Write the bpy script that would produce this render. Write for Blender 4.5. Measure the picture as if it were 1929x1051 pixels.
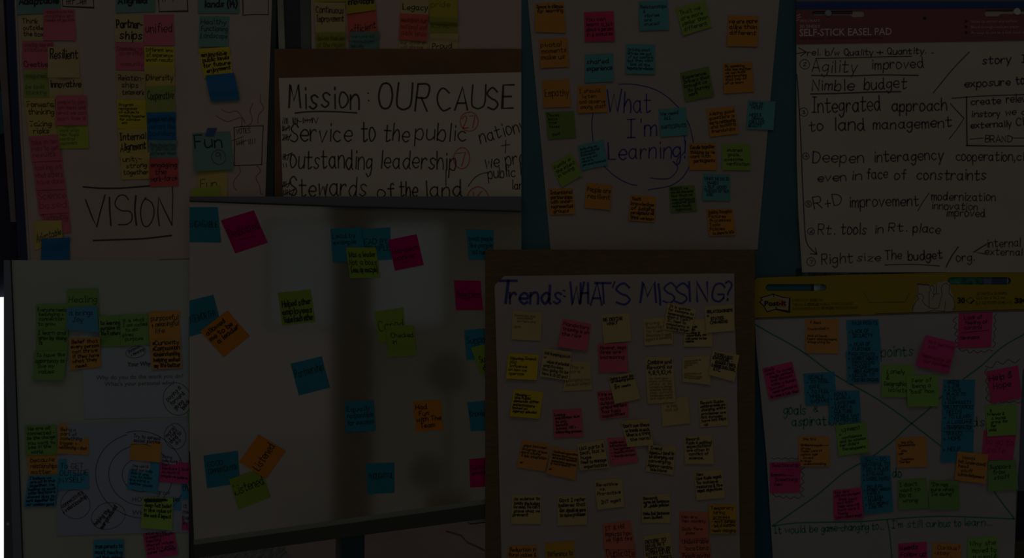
import bpy, math, random
from mathutils import Vector
random.seed(7)
S = bpy.context.scene
C = S.collection
for o in list(bpy.data.objects): bpy.data.objects.remove(o)

# ---------------------------------------------------------------- camera, world, lights, exposure
D = 3.0                      # camera distance to the display wall
PX = 0.0015                  # metres on the wall per photograph pixel
CZ = 1.6
cam = bpy.data.cameras.new('camera'); co = bpy.data.objects.new('camera', cam); C.objects.link(co)
co.location = (0, -D, CZ); co.rotation_euler = (math.pi/2, 0, 0)
cam.sensor_fit = 'HORIZONTAL'; cam.sensor_width = 36
cam.lens = 36*D/(1929*PX); cam.clip_end = 60
S.camera = co
W = 0.0215
world = bpy.data.worlds.new('world'); S.world = world; world.use_nodes = True
bg = world.node_tree.nodes['Background']; bg.inputs[0].default_value = (1, 1, 1, 1); bg.inputs[1].default_value = W
def area(name, loc, rot, sx, sy, e):
    l = bpy.data.lights.new(name, 'AREA'); l.shape = 'RECTANGLE'; l.size = sx; l.size_y = sy; l.energy = e
    o = bpy.data.objects.new(name, l); C.objects.link(o); o.location = loc; o.rotation_euler = rot
area('ceiling_light', (0.0, -1.9, 4.0), (math.radians(38), 0, 0), 3.6, 0.5, 1.14)
S.view_settings.view_transform = 'Standard'; S.view_settings.look = 'None'
S.view_settings.exposure = 0; S.view_settings.gamma = 1; S.view_settings.use_curve_mapping = False
EE = 0.026                   # light reflected by a perfectly white sheet facing the camera

# ---------------------------------------------------------------- materials
def lin(c):
    c /= 255.0
    return c/12.92 if c <= .04045 else ((c+.055)/1.055)**2.4
def alb(rgb): return [min(.92, lin(v)/EE) for v in rgb] + [1]
MATS = {}
def mat(rgb, kind='paper'):
    k = (tuple(rgb), kind)
    if k in MATS: return MATS[k]
    m = bpy.data.materials.new('%s_%d_%d_%d' % ((kind,)+tuple(rgb))); m.use_nodes = True
    nt = m.node_tree; b = nt.nodes['Principled BSDF']; col = alb(rgb)
    b.inputs['Base Color'].default_value = col
    b.inputs['Roughness'].default_value = .85; b.inputs['Specular IOR Level'].default_value = 0.0
    def noise(scale, lo, hi, vec=(1, 1, 1), detail=4, c2=None):
        tc = nt.nodes.new('ShaderNodeTexCoord'); mp = nt.nodes.new('ShaderNodeMapping'); mp.inputs['Scale'].default_value = vec
        n = nt.nodes.new('ShaderNodeTexNoise'); n.inputs['Scale'].default_value = scale; n.inputs['Detail'].default_value = detail
        r = nt.nodes.new('ShaderNodeValToRGB'); r.color_ramp.elements[0].position = .3; r.color_ramp.elements[1].position = .7
        r.color_ramp.elements[0].color = [v*lo for v in col[:3]]+[1]
        r.color_ramp.elements[1].color = [min(.95, v*hi) for v in (c2 or col)[:3]]+[1]
        nt.links.new(tc.outputs['Object'], mp.inputs[0]); nt.links.new(mp.outputs[0], n.inputs['Vector'])
        nt.links.new(n.outputs['Fac'], r.inputs[0]); nt.links.new(r.outputs[0], b.inputs['Base Color']); return n
    if kind == 'paper': noise(9, .95, 1.05)
    elif kind == 'sheet':
        n = noise(3.0, .95, 1.05, (1, 1, 1.6))
    elif kind == 'board': noise(40, .88, 1.12, (1, 1, 5))
    elif kind == 'brown': noise(6, .82, 1.2, (1, 1, 1.5))
    elif kind == 'fabric': noise(5, .9, 1.1)
    elif kind == 'metal':
        b.inputs['Specular IOR Level'].default_value = .5; b.inputs['Roughness'].default_value = .3
        noise(3, .6, 1.5, (1, 1, 1))
    elif kind == 'plastic':
        b.inputs['Specular IOR Level'].default_value = .2; b.inputs['Roughness'].default_value = .5
    elif kind == 'floor': noise(2, .92, 1.08)
    elif kind == 'carpet': noise(60, .6, 1.5, (3, .15, 1), 2)
    elif kind == 'foliage':
        noise(45, .2, 1.8, (1, 1, 1), 3)
    elif kind == 'glossboard':
        out = nt.nodes['Material Output']; mx = nt.nodes.new('ShaderNodeMixShader'); gl = nt.nodes.new('ShaderNodeBsdfGlossy')
        gl.inputs['Roughness'].default_value = .075; gl.inputs['Color'].default_value = (.96, .88, .80, 1)
        mx.inputs[0].default_value = .60
        nt.links.new(b.outputs[0], mx.inputs[1]); nt.links.new(gl.outputs[0], mx.inputs[2]); nt.links.new(mx.outputs[0], out.inputs['Surface'])
    elif kind == 'white_glow':  # plain white given emission for the bright gap
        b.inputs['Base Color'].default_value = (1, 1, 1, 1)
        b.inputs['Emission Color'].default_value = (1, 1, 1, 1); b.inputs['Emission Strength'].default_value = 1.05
    MATS[k] = m
    return m
def emit(name, rgb, st):
    m = bpy.data.materials.new(name); m.use_nodes = True; b = m.node_tree.nodes['Principled BSDF']
    b.inputs['Base Color'].default_value = (.02, .02, .02, 1)
    b.inputs['Emission Color'].default_value = list(rgb)+[1]; b.inputs['Emission Strength'].default_value = st; return m

# ---------------------------------------------------------------- geometry helpers
def P(x, y, d):              # photograph pixel -> point standing d metres proud of the wall plane
    k = PX*(D-d)/D
    return ((x-964.5)*k, -d, CZ+(525.5-y)*k)
def link(name, verts, faces, m, parent=None, smooth=False):
    me = bpy.data.meshes.new(name); me.from_pydata(verts, [], faces)
    if smooth: me.polygons.foreach_set('use_smooth', [True]*len(me.polygons))
    me.materials.append(m); me.update()
    o = bpy.data.objects.new(name, me); C.objects.link(o)
    if parent: o.parent = parent
    return o
def tag(o, label=None, cat=None, group=None, kind=None):
    if label: o['label'] = label
    if cat: o['category'] = cat
    if group: o['group'] = group
    if kind: o['kind'] = kind
    return o
def empty(name, label, cat, loc=(0, 0, 0), group=None):
    o = bpy.data.objects.new(name, None); C.objects.link(o); o.empty_display_size = .05
    return tag(o, label, cat, group)
def area2(p): return sum(p[i][0]*p[(i+1) % len(p)][1]-p[(i+1) % len(p)][0]*p[i][1] for i in range(len(p)))
def prism(name, poly, df, db, m, parent=None):
    if isinstance(poly, tuple) and len(poly) == 4 and not hasattr(poly[0], '__len__'):
        a, b, c, d_ = poly; poly = [(a, b), (c, b), (c, d_), (a, d_)]
    if area2(poly) > 0: poly = poly[::-1]
    n = len(poly)
    vf = [P(x, y, df) for x, y in poly]
    vb = [(v[0], -db, v[2]) for v in vf]          # straight back, so sides are square to the wall
    f = [tuple(range(n)), tuple(range(2*n-1, n-1, -1))]
    for i in range(n):
        j = (i+1) % n; f.append((j, i, n+i, n+j))
    return link(name, vf+vb, f, m, parent)
def curvemesh(name, loops, df, th, m, parent=None):   # outline with holes
    cu = bpy.data.curves.new('c', 'CURVE'); cu.dimensions = '2D'; cu.fill_mode = 'BOTH'; cu.extrude = th/2
    for lp in loops:
        sp = cu.splines.new('POLY'); sp.points.add(len(lp)-1); sp.use_cyclic_u = True
        for q, (x, y) in zip(sp.points, lp):
            p = P(x, y, df); q.co = (p[0], p[2]-CZ, 0, 1)
    t = bpy.data.objects.new('t', cu); C.objects.link(t)
    dg = bpy.context.evaluated_depsgraph_get(); me = bpy.data.meshes.new_from_object(t.evaluated_get(dg))
    bpy.data.objects.remove(t)
    vs = [(v.co.x, -(df-th/2)-v.co.z, v.co.y+CZ) for v in me.vertices]; fs = [tuple(p.vertices) for p in me.polygons]
    bpy.data.meshes.remove(me)
    return link(name, vs, fs, m, parent)
def pts(s): return [tuple(float(v) for v in q.split(',')) for q in s.split()]
def cat_rom(p, n):
    if len(p) < 3 or n < 2: return p
    closed = p[0] == p[-1]; out = []
    for i in range(len(p)-1):
        p0 = p[i-1] if i else (p[-2] if closed else p[0]); p1 = p[i]; p2 = p[i+1]
        p3 = p[i+2] if i+2 < len(p) else (p[1] if closed else p[-1])
        for k in range(n):
            t = k/n
            out.append(tuple(.5*((2*b)+(-a+c)*t+(2*a-5*b+4*c-d)*t*t+(-a+3*b-3*c+d)*t*t*t) for a, b, c, d in zip(p0, p1, p2, p3)))
    out.append(p[-1]); return out
def clip(poly, R):
    for ax, lim, sg in ((0, R[0], 1), (0, R[2], -1), (1, R[1], 1), (1, R[3], -1)):
        out = []
        for i in range(len(poly)):
            a = poly[i]; b = poly[(i+1) % len(poly)]
            ia = (a[ax]-lim)*sg >= 0; ib = (b[ax]-lim)*sg >= 0
            if ia: out.append(a)
            if ia != ib:
                t = (lim-a[ax])/(b[ax]-a[ax]); out.append(tuple(u+(v-u)*t for u, v in zip(a, b)))
        poly = out
        if len(poly) < 3: return []
    return poly
def inside(R, x, y): return R[0] <= x <= R[2] and R[1] <= y <= R[3]
class Ink:
    """collects pen strokes (pixel x, y, depth) and links them as one piece of writing"""
    def __init__(s, R): s.R = R; s.v = []; s.f = []
    def poly(s, q):
        if not all(inside(s.R, a[0], a[1]) for a in q): q = clip(q, s.R)
        if len(q) < 3: return
        if area2([(a[0], a[1]) for a in q]) > 0: q = q[::-1]
        n = len(s.v); s.v += [P(*a) for a in q]; s.f.append(tuple(range(n, n+len(q))))
    def stroke(s, p, w):
        h = w/2; q = [p[0]]
        for a in p[1:]:
            if abs(a[0]-q[-1][0])+abs(a[1]-q[-1][1]) > .12: q.append(a)
        if len(q) == 1:
            a = q[0]; s.poly([(a[0]+h*math.cos(t*math.pi/3), a[1]+h*math.sin(t*math.pi/3), a[2]) for t in range(6)]); return
        n = len(q); L = []; Rr = []
        for i in range(n):
            a = q[max(0, i-1)]; b = q[min(n-1, i+1)]
            dx, dy = b[0]-a[0], b[1]-a[1]; l = math.hypot(dx, dy) or 1; dx /= l; dy /= l
            x, y, z = q[i]
            if i == 0: x -= dx*h*.7; y -= dy*h*.7
            if i == n-1: x += dx*h*.7; y += dy*h*.7
            k = 1.0
            if 0 < i < n-1:
                e = q[i+1]; ex, ey = e[0]-q[i][0], e[1]-q[i][1]; m = math.hypot(ex, ey) or 1
                cs = abs((ex*dx+ey*dy)/m); k = min(1.7, 1/max(cs, .5))
            L.append((x-dy*h*k, y+dx*h*k, z)); Rr.append((x+dy*h*k, y-dx*h*k, z))
        for i in range(n-1): s.poly([L[i], L[i+1], Rr[i+1], Rr[i]])
    def build(s, name, rgb, parent):
        if s.v: return link(name, s.v, s.f, mat(rgb, 'ink'), parent)

# single-stroke handwriting: x = digit, y = letter (a -4, e baseline, k x-height, o cap height); ! = straight
G = {'a': '5j3k1j0h1f3e5g !5k5f6e', 'b': '!0o0e 0h2k4k5h4e2e0f', 'c': '5j3k1j0h1f3e5f', 'd': '5j3k1j0h1f3e5h !5o5f6e',
 'e': '0h5h5j3k1j0h1f3e5f', 'f': '4n3o2m2e !0k4k', 'g': '5j3k1j0h1f3f5h !5k5e4b2a0c', 'h': '!0o0e 0h2k4k5h5e', 'i': '!1k1e !1m1n',
 'j': '2k2c1a0b !2m2n', 'k': '!0o0e !4k0g4e', 'l': '!1o1e', 'm': '!0k0e 0i1k3j3e 3i5k6j6e', 'n': '!0k0e 0i2k4k5i5e',
 'o': '3k1k0h1e3e5g5i3k', 'p': '!0k0a 0i2k4k5h4e2e0f', 'q': '5j3k1j0h1f3e5h !5k5a6b', 'r': '!0k0e 0h1j3k4j', 's': '5j3k1j2h4g4f2e0f',
 't': '2n2f3e5f !0k5k', 'u': '0k0g1e3e5g !5k5e', 'v': '!0k2e5k', 'w': '!0k1e3j5e6k', 'x': '!0k5e !5k0e', 'y': '!0k2e !5k1a', 'z': '!0k5k0e5e',
 'A': '!0e3o6e !1h5h', 'B': '!0o0e 0o3o5m3j0j 0j4j5h4e0e', 'C': '6m4o2o0l0h2e4e6f', 'D': '!0o0e 0o4n6k5g3e0e', 'E': '!5o0o0e5e !0j4j',
 'F': '!5o0o0e !0j4j', 'G': '6m4o1n0i1f4e6g !6g6i3i', 'H': '!0o0e !6o6e !0j6j', 'I': '!0o4o !2o2e !0e4e', 'J': '!2o6o 4o4g3e1e0g',
 'K': '!0o0e !5o0i5e', 'L': '!0o0e5e', 'M': '!0e1o3h6o7e', 'N': '!0e0o5e5o', 'O': '3o1n0j1f3e5f6j5n3o', 'P': '!0o0e 0o3o5m4j0i',
 'Q': '3o1n0j1f3e5f6j5n3o !4g6d', 'R': '!0e0o 0o4o5m4j0j !2j5e', 'S': '5m3o1n0l2j4i5g3e0f', 'T': '!0o6o !3o3e', 'U': '0o0g2e4e6g6o',
 'V': '!0o3e6o', 'W': '!0o2e4m6e8o', 'X': '!0o5e !5o0e', 'Y': '!0o3j6o !3j3e', 'Z': '!0o6o0e6e',
 '0': '3o1n0j1f3e5f6j5n3o', '1': '!1o1e', '2': '0m2o4o4l0e !0e5e', '3': '0n3o4m2j 2j5h3e0f', '4': '!3o0i5i !4l4e', '5': '!5o1o1j 1j4j5g3e0f',
 '6': '4o1k0g2e4e4h2i0h', '7': '!0o5o2e', '8': '3j1l3o5l1h3e5h3j', '9': '4m2o0l2j4l !4n4e', '.': '!1e1f', ',': '!1f0c', ':': '!1e1f !1j1k',
 '-': '!0i4i', "'": '!1o1m', '"': '!0o0m !2o2m', '/': '!0d4p', '!': '!1o1h !1e1f', '?': '0n2o4m2i2h !2e2f', '(': '2p0j2c', ')': '0p2j0c',
 '&': '5e1m3o4m0h1e3e5h', '+': '!2k2e !0h4h', '#': '!1o0e !4o3e !0l5l !0h4h', '*': '!0k3g !3k0g !1k2f', '>': '!0j4h0f', '<': '!4l0i4e',
 '|': '!0o0e', '~': '0i1j3h5i', '=': '!0h4h !0j4j'}
GL = {}
for k, s in G.items():
    st = []; mx = 0
    for q in s.split():
        str8 = q[0] == '!'; q = q.lstrip('!')
        p = [(int(q[i])/10, (ord(q[i+1])-101)/10) for i in range(0, len(q), 2)]
        mx = max(mx, max(a[0] for a in p)); st.append((str8, p))
    GL[k] = (st, mx)
def strokes(text, det, jit=.05):
    x = 0; out = []
    for ch in text:
        if ch == ' ': x += .42; continue
        st, wd = GL.get(ch, GL['~'])
        jx, jy, sc, sl = random.uniform(-.02, .02), random.uniform(-jit, jit), random.uniform(1-jit, 1+jit), random.uniform(-.05, .1)
        for s8, p in st:
            q = [(x+jx+a*sc+b*sl, jy+b*sc) for a, b in p]
            out.append(q if s8 else cat_rom(q, det))
        x += wd+.2
    return out, max(x-.2, .2)

# panels of the display: (phrase used in labels, depth of its sheet, visible region in the photograph)
B0, B1, BX, BY = -40, -40, 1969, 1100
PN = {'v': ('vision poster', .0030, (B0, B1, 518, 490)), 'w': ('vision poster', .0030, (357, B1, 518, 370)),
      't': ('upper middle poster', .0030, (521, B1, 982, 92)), 'm': ('mission sheet', .0100, (517, 92, 982, 370)),
      'l': ('learning poster', .0045, (982, B1, 1500, 470)), 'p': ('red easel pad', .0130, (1500, B1, BX, 513)),
      'y': ('left whiteboard', .0120, (7, 490, 357, BY)), 'c': ('central whiteboard', .0240, (357, 370, 982, 1000)),
      'n': ('trends poster', .0365, (914, 470, 1422, BY)), 'e': ('yellow easel pad', .0085, (1422, 523, BX, BY))}
def hw(pn, obj, text, x0, y0, x1, y1, h, w, rgb=(9, 7, 6), det=4, jit=.05, name='handwriting', lab=None):
    ph, d, R = PN[pn]; ink = Ink(R); st, tw = strokes(text, det, jit)
    dx, dy = (x1-x0)/tw, (y1-y0)/tw; L = math.hypot(x1-x0, y1-y0); nx, ny = (y1-y0)/L, -(x1-x0)/L
    for q in st:
        ink.stroke([(x0+a*dx+b*h*nx, y0+a*dy+b*h*ny, d+.0005) for a, b in q], w*random.uniform(.9, 1.1))
    return tag(ink.build(name, rgb, obj), lab)
def draw(pn, obj, lines, w, rgb=(9, 7, 6), smooth=4, name='drawn_line', dd=.00045):
    ph, d, R = PN[pn]
    for s in (lines if isinstance(lines, list) else [lines]):     # every line drawn is a part of its own
        p = pts(s) if isinstance(s, str) else s; ink = Ink(R)
        if smooth > 1: p = cat_rom(p, smooth)
        ink.stroke([(a[0], a[1], d+dd) for a in p], w)
        ink.build(name, rgb, obj)
def circ(cx, cy, rx, ry, rot=0, n=26, open_=0):
    r = math.radians(rot); o = []
    for i in range(n+1):
        t = math.tau*i/n*(1-open_)-1.9; k = 1+.03*math.sin(2.3*t)
        x, y = rx*k*math.cos(t), ry*k*math.sin(t); o.append((cx+x*math.cos(r)-y*math.sin(r), cy+x*math.sin(r)+y*math.cos(r)))
    return o
def printed(pn, obj, text, x0, yb, x1, h, rgb, bold=0, slope=0, name='printed_text', dd=.0006, yb1=None):
    """flat printed lettering in the built-in face, fitted between x0 and x1, baseline yb, cap height h"""
    ph, d, R = PN[pn]
    cu = bpy.data.curves.new('f', 'FONT'); cu.body = text; cu.offset = bold; cu.resolution_u = 2
    t = bpy.data.objects.new('t', cu); C.objects.link(t)
    me = bpy.data.meshes.new_from_object(t.evaluated_get(bpy.context.evaluated_depsgraph_get())); bpy.data.objects.remove(t)
    xs = [v.co.x for v in me.vertices]; a, b = min(xs), max(xs); yb1 = yb if yb1 is None else yb1
    ink = Ink(R)
    for f in me.polygons:
        q = []
        for i in f.vertices:
            c = me.vertices[i].co; u = (c.x-a)/(b-a)
            q.append((x0+u*(x1-x0)+slope*c.y, yb+(yb1-yb)*u-c.y/.73*h, d+dd))
        ink.poly(q)
    bpy.data.meshes.remove(me)
    return ink.build(name, rgb, obj)

# ---------------------------------------------------------------- the setting
def struct(o): o['kind'] = 'structure'; return o
def box(name, x0, x1, y0, y1, z0, z1, m, parent=None):
    v = [(x, y, z) for x in (x0, x1) for y in (y0, y1) for z in (z0, z1)]
    return link(name, v, [(0, 1, 3, 2), (4, 6, 7, 5), (0, 4, 5, 1), (2, 3, 7, 6), (0, 2, 6, 4), (1, 5, 7, 3)], m, parent)
ox0, ox1 = P(345, 0, 0)[0], P(925, 0, 0)[0]; oz = P(0, 935, 0)[2]
wv = []; wf = []
for (a, b, z0, z1) in ((-3.2, ox0, 0, 3.0), (ox1, 3.2, 0, 3.0), (ox0, ox1, oz, 3.0)):
    n = len(wv); wv += [(x, y, z) for x in (a, b) for y in (.023, .14) for z in (z0, z1)]
    wf += [tuple(n+i for i in f) for f in ((0, 1, 3, 2), (4, 6, 7, 5), (0, 4, 5, 1), (2, 3, 7, 6), (0, 2, 6, 4), (1, 5, 7, 3))]
struct(link('wall_back', wv, wf, mat((5, 5, 8), 'fabric')))
struct(box('floor', -7, 7, .14, 14, -.05, 0, mat((33, 27, 24), 'floor')))
struct(box('floor', -7, 7, -8, .14, -.05, 0, mat((42, 42, 41), 'floor')))   # unseen near side, made pale so the whiteboard's reflection stays even
# carpet beyond the opening, with its own ribs
cp = [P(357, 1051, 0), P(557, 1051, 0), P(532, 1015, 0), P(357, 1000, 0)]
def onfloor(x, y, z=.004):
    k = (CZ-z)/((y-525.5)*PX); return ((x-964.5)*PX*k, -D+D*k, z)
crp = empty('carpet', 'grey ribbed carpet on the floor below the central whiteboard', 'carpet')
a0, a1 = onfloor(240, 1090), onfloor(300, 940); b0, b1 = onfloor(569, 1090), onfloor(512, 988)
link('pile', [a0, b0, b1, a1, (a0[0], a0[1], .0005), (b0[0], b0[1], .0005), (b1[0], b1[1], .0005), (a1[0], a1[1], .0005)],
     [(0, 1, 2, 3), (0, 4, 5, 1), (1, 5, 6, 2), (2, 6, 7, 3), (3, 7, 4, 0)], mat((20, 20, 19), 'carpet'), crp)
rv = []; rf = []
for i in range(70):
    t = (i+.5)/70; p = [a0[k]+(b0[k]-a0[k])*t for k in (0, 1)]; q = [a1[k]+(b1[k]-a1[k])*t for k in (0, 1)]; n = len(rv)
    rv += [(p[0]-.007, p[1], .004), (p[0]+.007, p[1], .004), (p[0], p[1], .011), (q[0]-.007, q[1], .004), (q[0]+.007, q[1], .004), (q[0], q[1], .011)]
    rf += [(n, n+2, n+5, n+3), (n+2, n+1, n+4, n+5), (n, n+1, n+2)]
tag(link('carpet_ribs', rv, rf, mat((28, 27, 26), 'carpet'), crp), kind='stuff')
# crack in the far floor
cr = [onfloor(x, y, .0015) for x, y in ((840, 1000), (868, 1008), (880, 1021), (900, 1030), (925, 1042), (960, 1060))]
vv = []; ff = []
for i, p in enumerate(cr): vv += [(p[0], p[1]-.02, p[2]), (p[0], p[1]+.02, p[2])]
for i in range(len(cr)-1): ff.append((2*i, 2*i+2, 2*i+3, 2*i+1))
struct(link('floor_seam', vv, ff, mat((20, 15, 13), 'paper')))

# unseen pieces standing opposite, placed for their reflections in the glossy whiteboard
def refl(px, L, d=.024): return (px-964.5)*PX*(D+L)/D
struct(box('pillar', refl(628, 3.6), refl(688, 3.6), -4.0, -3.6, 0, 3.2, mat((5, 5, 4), 'fabric')))
struct(box('wall_front', refl(692, 5.2), refl(1000, 5.2), -5.4, -5.2, 0, 2.3, mat((40, 41, 38), 'fabric')))
struct(box('ceiling_beam', refl(618, 4.9), refl(1010, 4.9), -5.1, -4.9, CZ+(525-422)*PX*(D+4.9)/D, CZ+(525-372)*PX*(D+4.9)/D, mat((20, 20, 20), 'fabric')))
sc_ = empty('projection_screen', 'pale lit projection screen standing opposite the central whiteboard', 'screen')
sx0, sx1 = refl(512, 4.6), refl(836, 4.6); kz = PX*(D+4.6)/D
box('screen_frame', sx0-.03, sx1+.03, -4.66, -4.62, CZ+(525-617)*kz, CZ+(525-416)*kz, mat((8, 8, 8), 'plastic'), sc_)
box('screen_surface', sx0, sx1, -4.62, -4.60, CZ+(525-612)*kz, CZ+(525-421)*kz, emit('screen_light', (.74, 1.0, 1.12), .0238), sc_)
def scr_text(t, cx, y, h):
    cu = bpy.data.curves.new('f', 'FONT'); cu.body = t; cu.align_x = 'CENTER'; cu.resolution_u = 1; cu.size = h*kz/.73; cu.extrude = .001
    to = bpy.data.objects.new('t', cu); C.objects.link(to)
    me = bpy.data.meshes.new_from_object(to.evaluated_get(bpy.context.evaluated_depsgraph_get())); bpy.data.objects.remove(to)
    vs = [(refl(cx, 4.6)-v.co.x, -4.595, CZ+(525-y)*kz+v.co.y) for v in me.vertices]
    link('screen_text', vs, [tuple(p.vertices) for p in me.polygons], emit('screen_ink', (.9, .95, 1.0), .031), sc_)
scr_text('EXAMPLE OF A', 682, 512, 12); scr_text('LEADER', 682, 538, 12)
blob = empty('reflection_blob', 'dark green rounded plant reflected in the central whiteboard', 'blob')
def ball(name, c, r, m, parent, n=14):
    v = []; f = []
    for i in range(n+1):
        for j in range(2*n):
            t, p = math.pi*i/n, math.tau*j/(2*n); k = r*(1+.08*math.sin(5*p+3*t))
            v.append((c[0]+k*math.sin(t)*math.cos(p), c[1]+k*math.sin(t)*math.sin(p), c[2]+k*math.cos(t)))
    for i in range(n):
        for j in range(2*n): f.append((i*2*n+j, i*2*n+(j+1) % (2*n), (i+1)*2*n+(j+1) % (2*n), (i+1)*2*n+j))
    return link(name, v, f, m, parent, True)
# added to give a person's blurred reflection: two-ball plant, stem down to its pot
px_, pz_ = refl(845, 4.2), CZ-(700-525)*PX*(D+4.2)/D
ball('foliage', (px_, -4.2, pz_), .13, mat((14, 20, 15), 'foliage'), blob)
ball('foliage', (refl(805, 4.2), -4.2, CZ-(885-525)*PX*(D+4.2)/D), .11, mat((14, 20, 15), 'foliage'), blob)
box('prop', px_-.015, px_+.015, -4.215, -4.185, .12, pz_, mat((16, 12, 8), 'plastic'), blob)
box('plinth', px_-.14, px_+.14, -4.34, -4.06, 0, .14, mat((14, 12, 10), 'plastic'), blob)

WALLD = -.0205
def sheet(pn, name, label, poly, rgb, th=.0016, kind='sheet', cat='poster'):
    return tag(prism(name, poly, PN[pn][1], PN[pn][1]-th, mat(rgb, kind)), label, cat)

# ---- vision poster and its easel
bp = prism('easel_board', [(27.5, B1), (514, B1), (506.5, 190), (500.5, 370), (357, 370), (357, 490), (54.5, 490), (39.5, 250)], .0014, WALLD, mat((14, 13, 12), 'plastic'))
tag(bp, 'dark backing board holding the vision poster', 'board')
vis = sheet('v', 'poster_sheet', 'tall cream poster sheet with VISION written large at the bottom', [(25, B1), (514, B1), (506, 190), (500, 370), (357, 370), (357, 490), (52, 490), (36.5, 250)], (37, 32, 27))
draw('v', vis, ['31,-10 42,250 57,490'], .9, (25, 21, 18), 1, 'sheet_crease'); draw('v', vis, ['27,-10 38,250 53,490'], .8, (27, 24, 20), 1, 'sheet_crease')
draw('v', vis, ['300,489.2 357,487.4'], .9, (10, 8, 7), 1)
def post(name, poly, d, rgb, kind, label, cat='post'): return tag(prism(name, poly, d, WALLD, mat(rgb, kind)), label, cat)
post('easel_rail', [(9, B1), (25, B1), (37, 250), (52, 490), (35, 490), (23, 250)], .004, (5, 6, 12), 'plastic', 'navy black easel rail along left edge of vision poster')
post('window_post', [(-8, B1), (4, B1), (13, 130), (30, 418), (20, 418), (4, 200), (-6, 60)], -.004, (22, 18, 17), 'metal', 'slim brownish metal post at the far left edge')
post('window_post', [(-40, 200), (2, 170), (9, 250), (-40, 260)], -.008, (4, 13, 16), 'plastic', 'dark teal post end left of the brownish metal post')
post('easel_rail', [(514.5, B1), (521, B1), (519, 92), (517.5, 190), (515, 370), (501, 370), (507, 190)], .005, (6, 7, 7), 'plastic', 'black easel rail between vision poster and mission board')
post('chrome_post', [(521, B1), (532, B1), (537, 92), (525, 92)], .0, (28, 26, 20), 'metal', 'shiny chrome post left of the upper middle poster')
post('easel_rail', [(532, B1), (564, B1), (569, 92), (537, 92)], -.004, (7, 7, 8), 'plastic', 'wide black rail right of the shiny chrome post')
post('steel_post', [(564, B1), (583, B1), (587, 92), (567, 92)], -.002, (14, 14, 13), 'metal', 'dull steel post beside upper middle poster')
draw('w', vis, ['457,-12 458,26'], 2, (9, 7, 6), 1); draw('w', vis, ['456,28.5 480,27.3 506,27.5', '505,-12 505.5,27'], 1.5, (9, 7, 6), 1)
draw('v', vis, ['117,-10 118,12 177,14.5 175,-10'], 2.2, (9, 7, 6), 1); draw('v', vis, ['298,-10 300,22 354,21 352,-10'], 2.2, (9, 7, 6), 1)
hw('v', vis, '|||/ ||||', 126, 8, 162, 7, 16, 1.4); hw('v', vis, '|| |', 306, 3, 326, 3, 12, 1.2)
draw('v', vis, ['125,3 142,0', '144,8 161,1'], 1.3, (9, 7, 6), 1)
draw('v', vis, ['157,352 190,354.5 225,354.5 260,352 283,350'], 3, (9, 7, 8)); draw('v', vis, ['176,453 220,451.5 270,449.5 323,443.5'], 3, (9, 7, 8))
draw('v', vis, ['325,352 325.5,375 324,424'], 1.8, (9, 7, 8))
draw('v', vis, ['161,376 173,408 182,428 190,395 198,367'], 2.6, (9, 7, 8), 1); draw('v', vis, ['206,372 207,400 209,425'], 3, (9, 7, 8))
draw('v', vis, ['242,376 235,368 224,369 217,380 219,390 230,397 244,398 249,407 246,418 236,423 223,423'], 2.2, (9, 7, 8))
draw('v', vis, ['256,369 254,395 257,424'], 3.2, (9, 7, 8)); draw('v', vis, ['275,372 267,385 265,405 270,424 279,426 288,412 290,395 285,381 273,374'], 2.2, (9, 7, 8))
draw('v', vis, ['300,425 297,400 299,372 311,398 324,424'], 2.4, (9, 7, 8), 1)
draw('w', vis, ['441,240 460,238 496,237', '441,240 442,275 441,311', '496,237 494,275 493,310', '441,312 465,311 493,310'], 1.6)
hw('w', vis, 'VOTES', 445, 252, 471, 250, 9, 1.1); hw('w', vis, '|||| ||||', 447, 274, 480, 270, 9, 1.2); draw('w', vis, ['446,272 465,264', '425,270 440,264 459,257', '432,264 426,272 433,277'], 1.1, (9, 7, 6), 1)
draw('w', vis, ['407,218 420,226 430,229 442,225 455,222 455,238', '417,206 430,212 445,209 455,219 462,232', '477,194 471,208 475,222 473,232 466,237',
      '491,178 491,192 497,204 487,217 486,233'], 1.1, (26, 11, 9))
draw('w', vis, ['450,313 453,324 442,338 440,350 446,359', '484,312 491,322 482,334 489,350 491,364 496,366'], 1.1, (26, 11, 9))
# ---- upper middle poster
tag(prism('easel_board', [(584, B1), (982, B1), (982, 92), (586, 92)], .0014, WALLD, mat((14, 13, 12), 'plastic')), 'dark backing board behind the upper middle poster', 'board')
sheet('t', 'poster_sheet', 'cream poster sheet showing above the brown mission board', [(585, B1), (982, B1), (982, 92), (587, 92)], (36, 29, 25))
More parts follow.
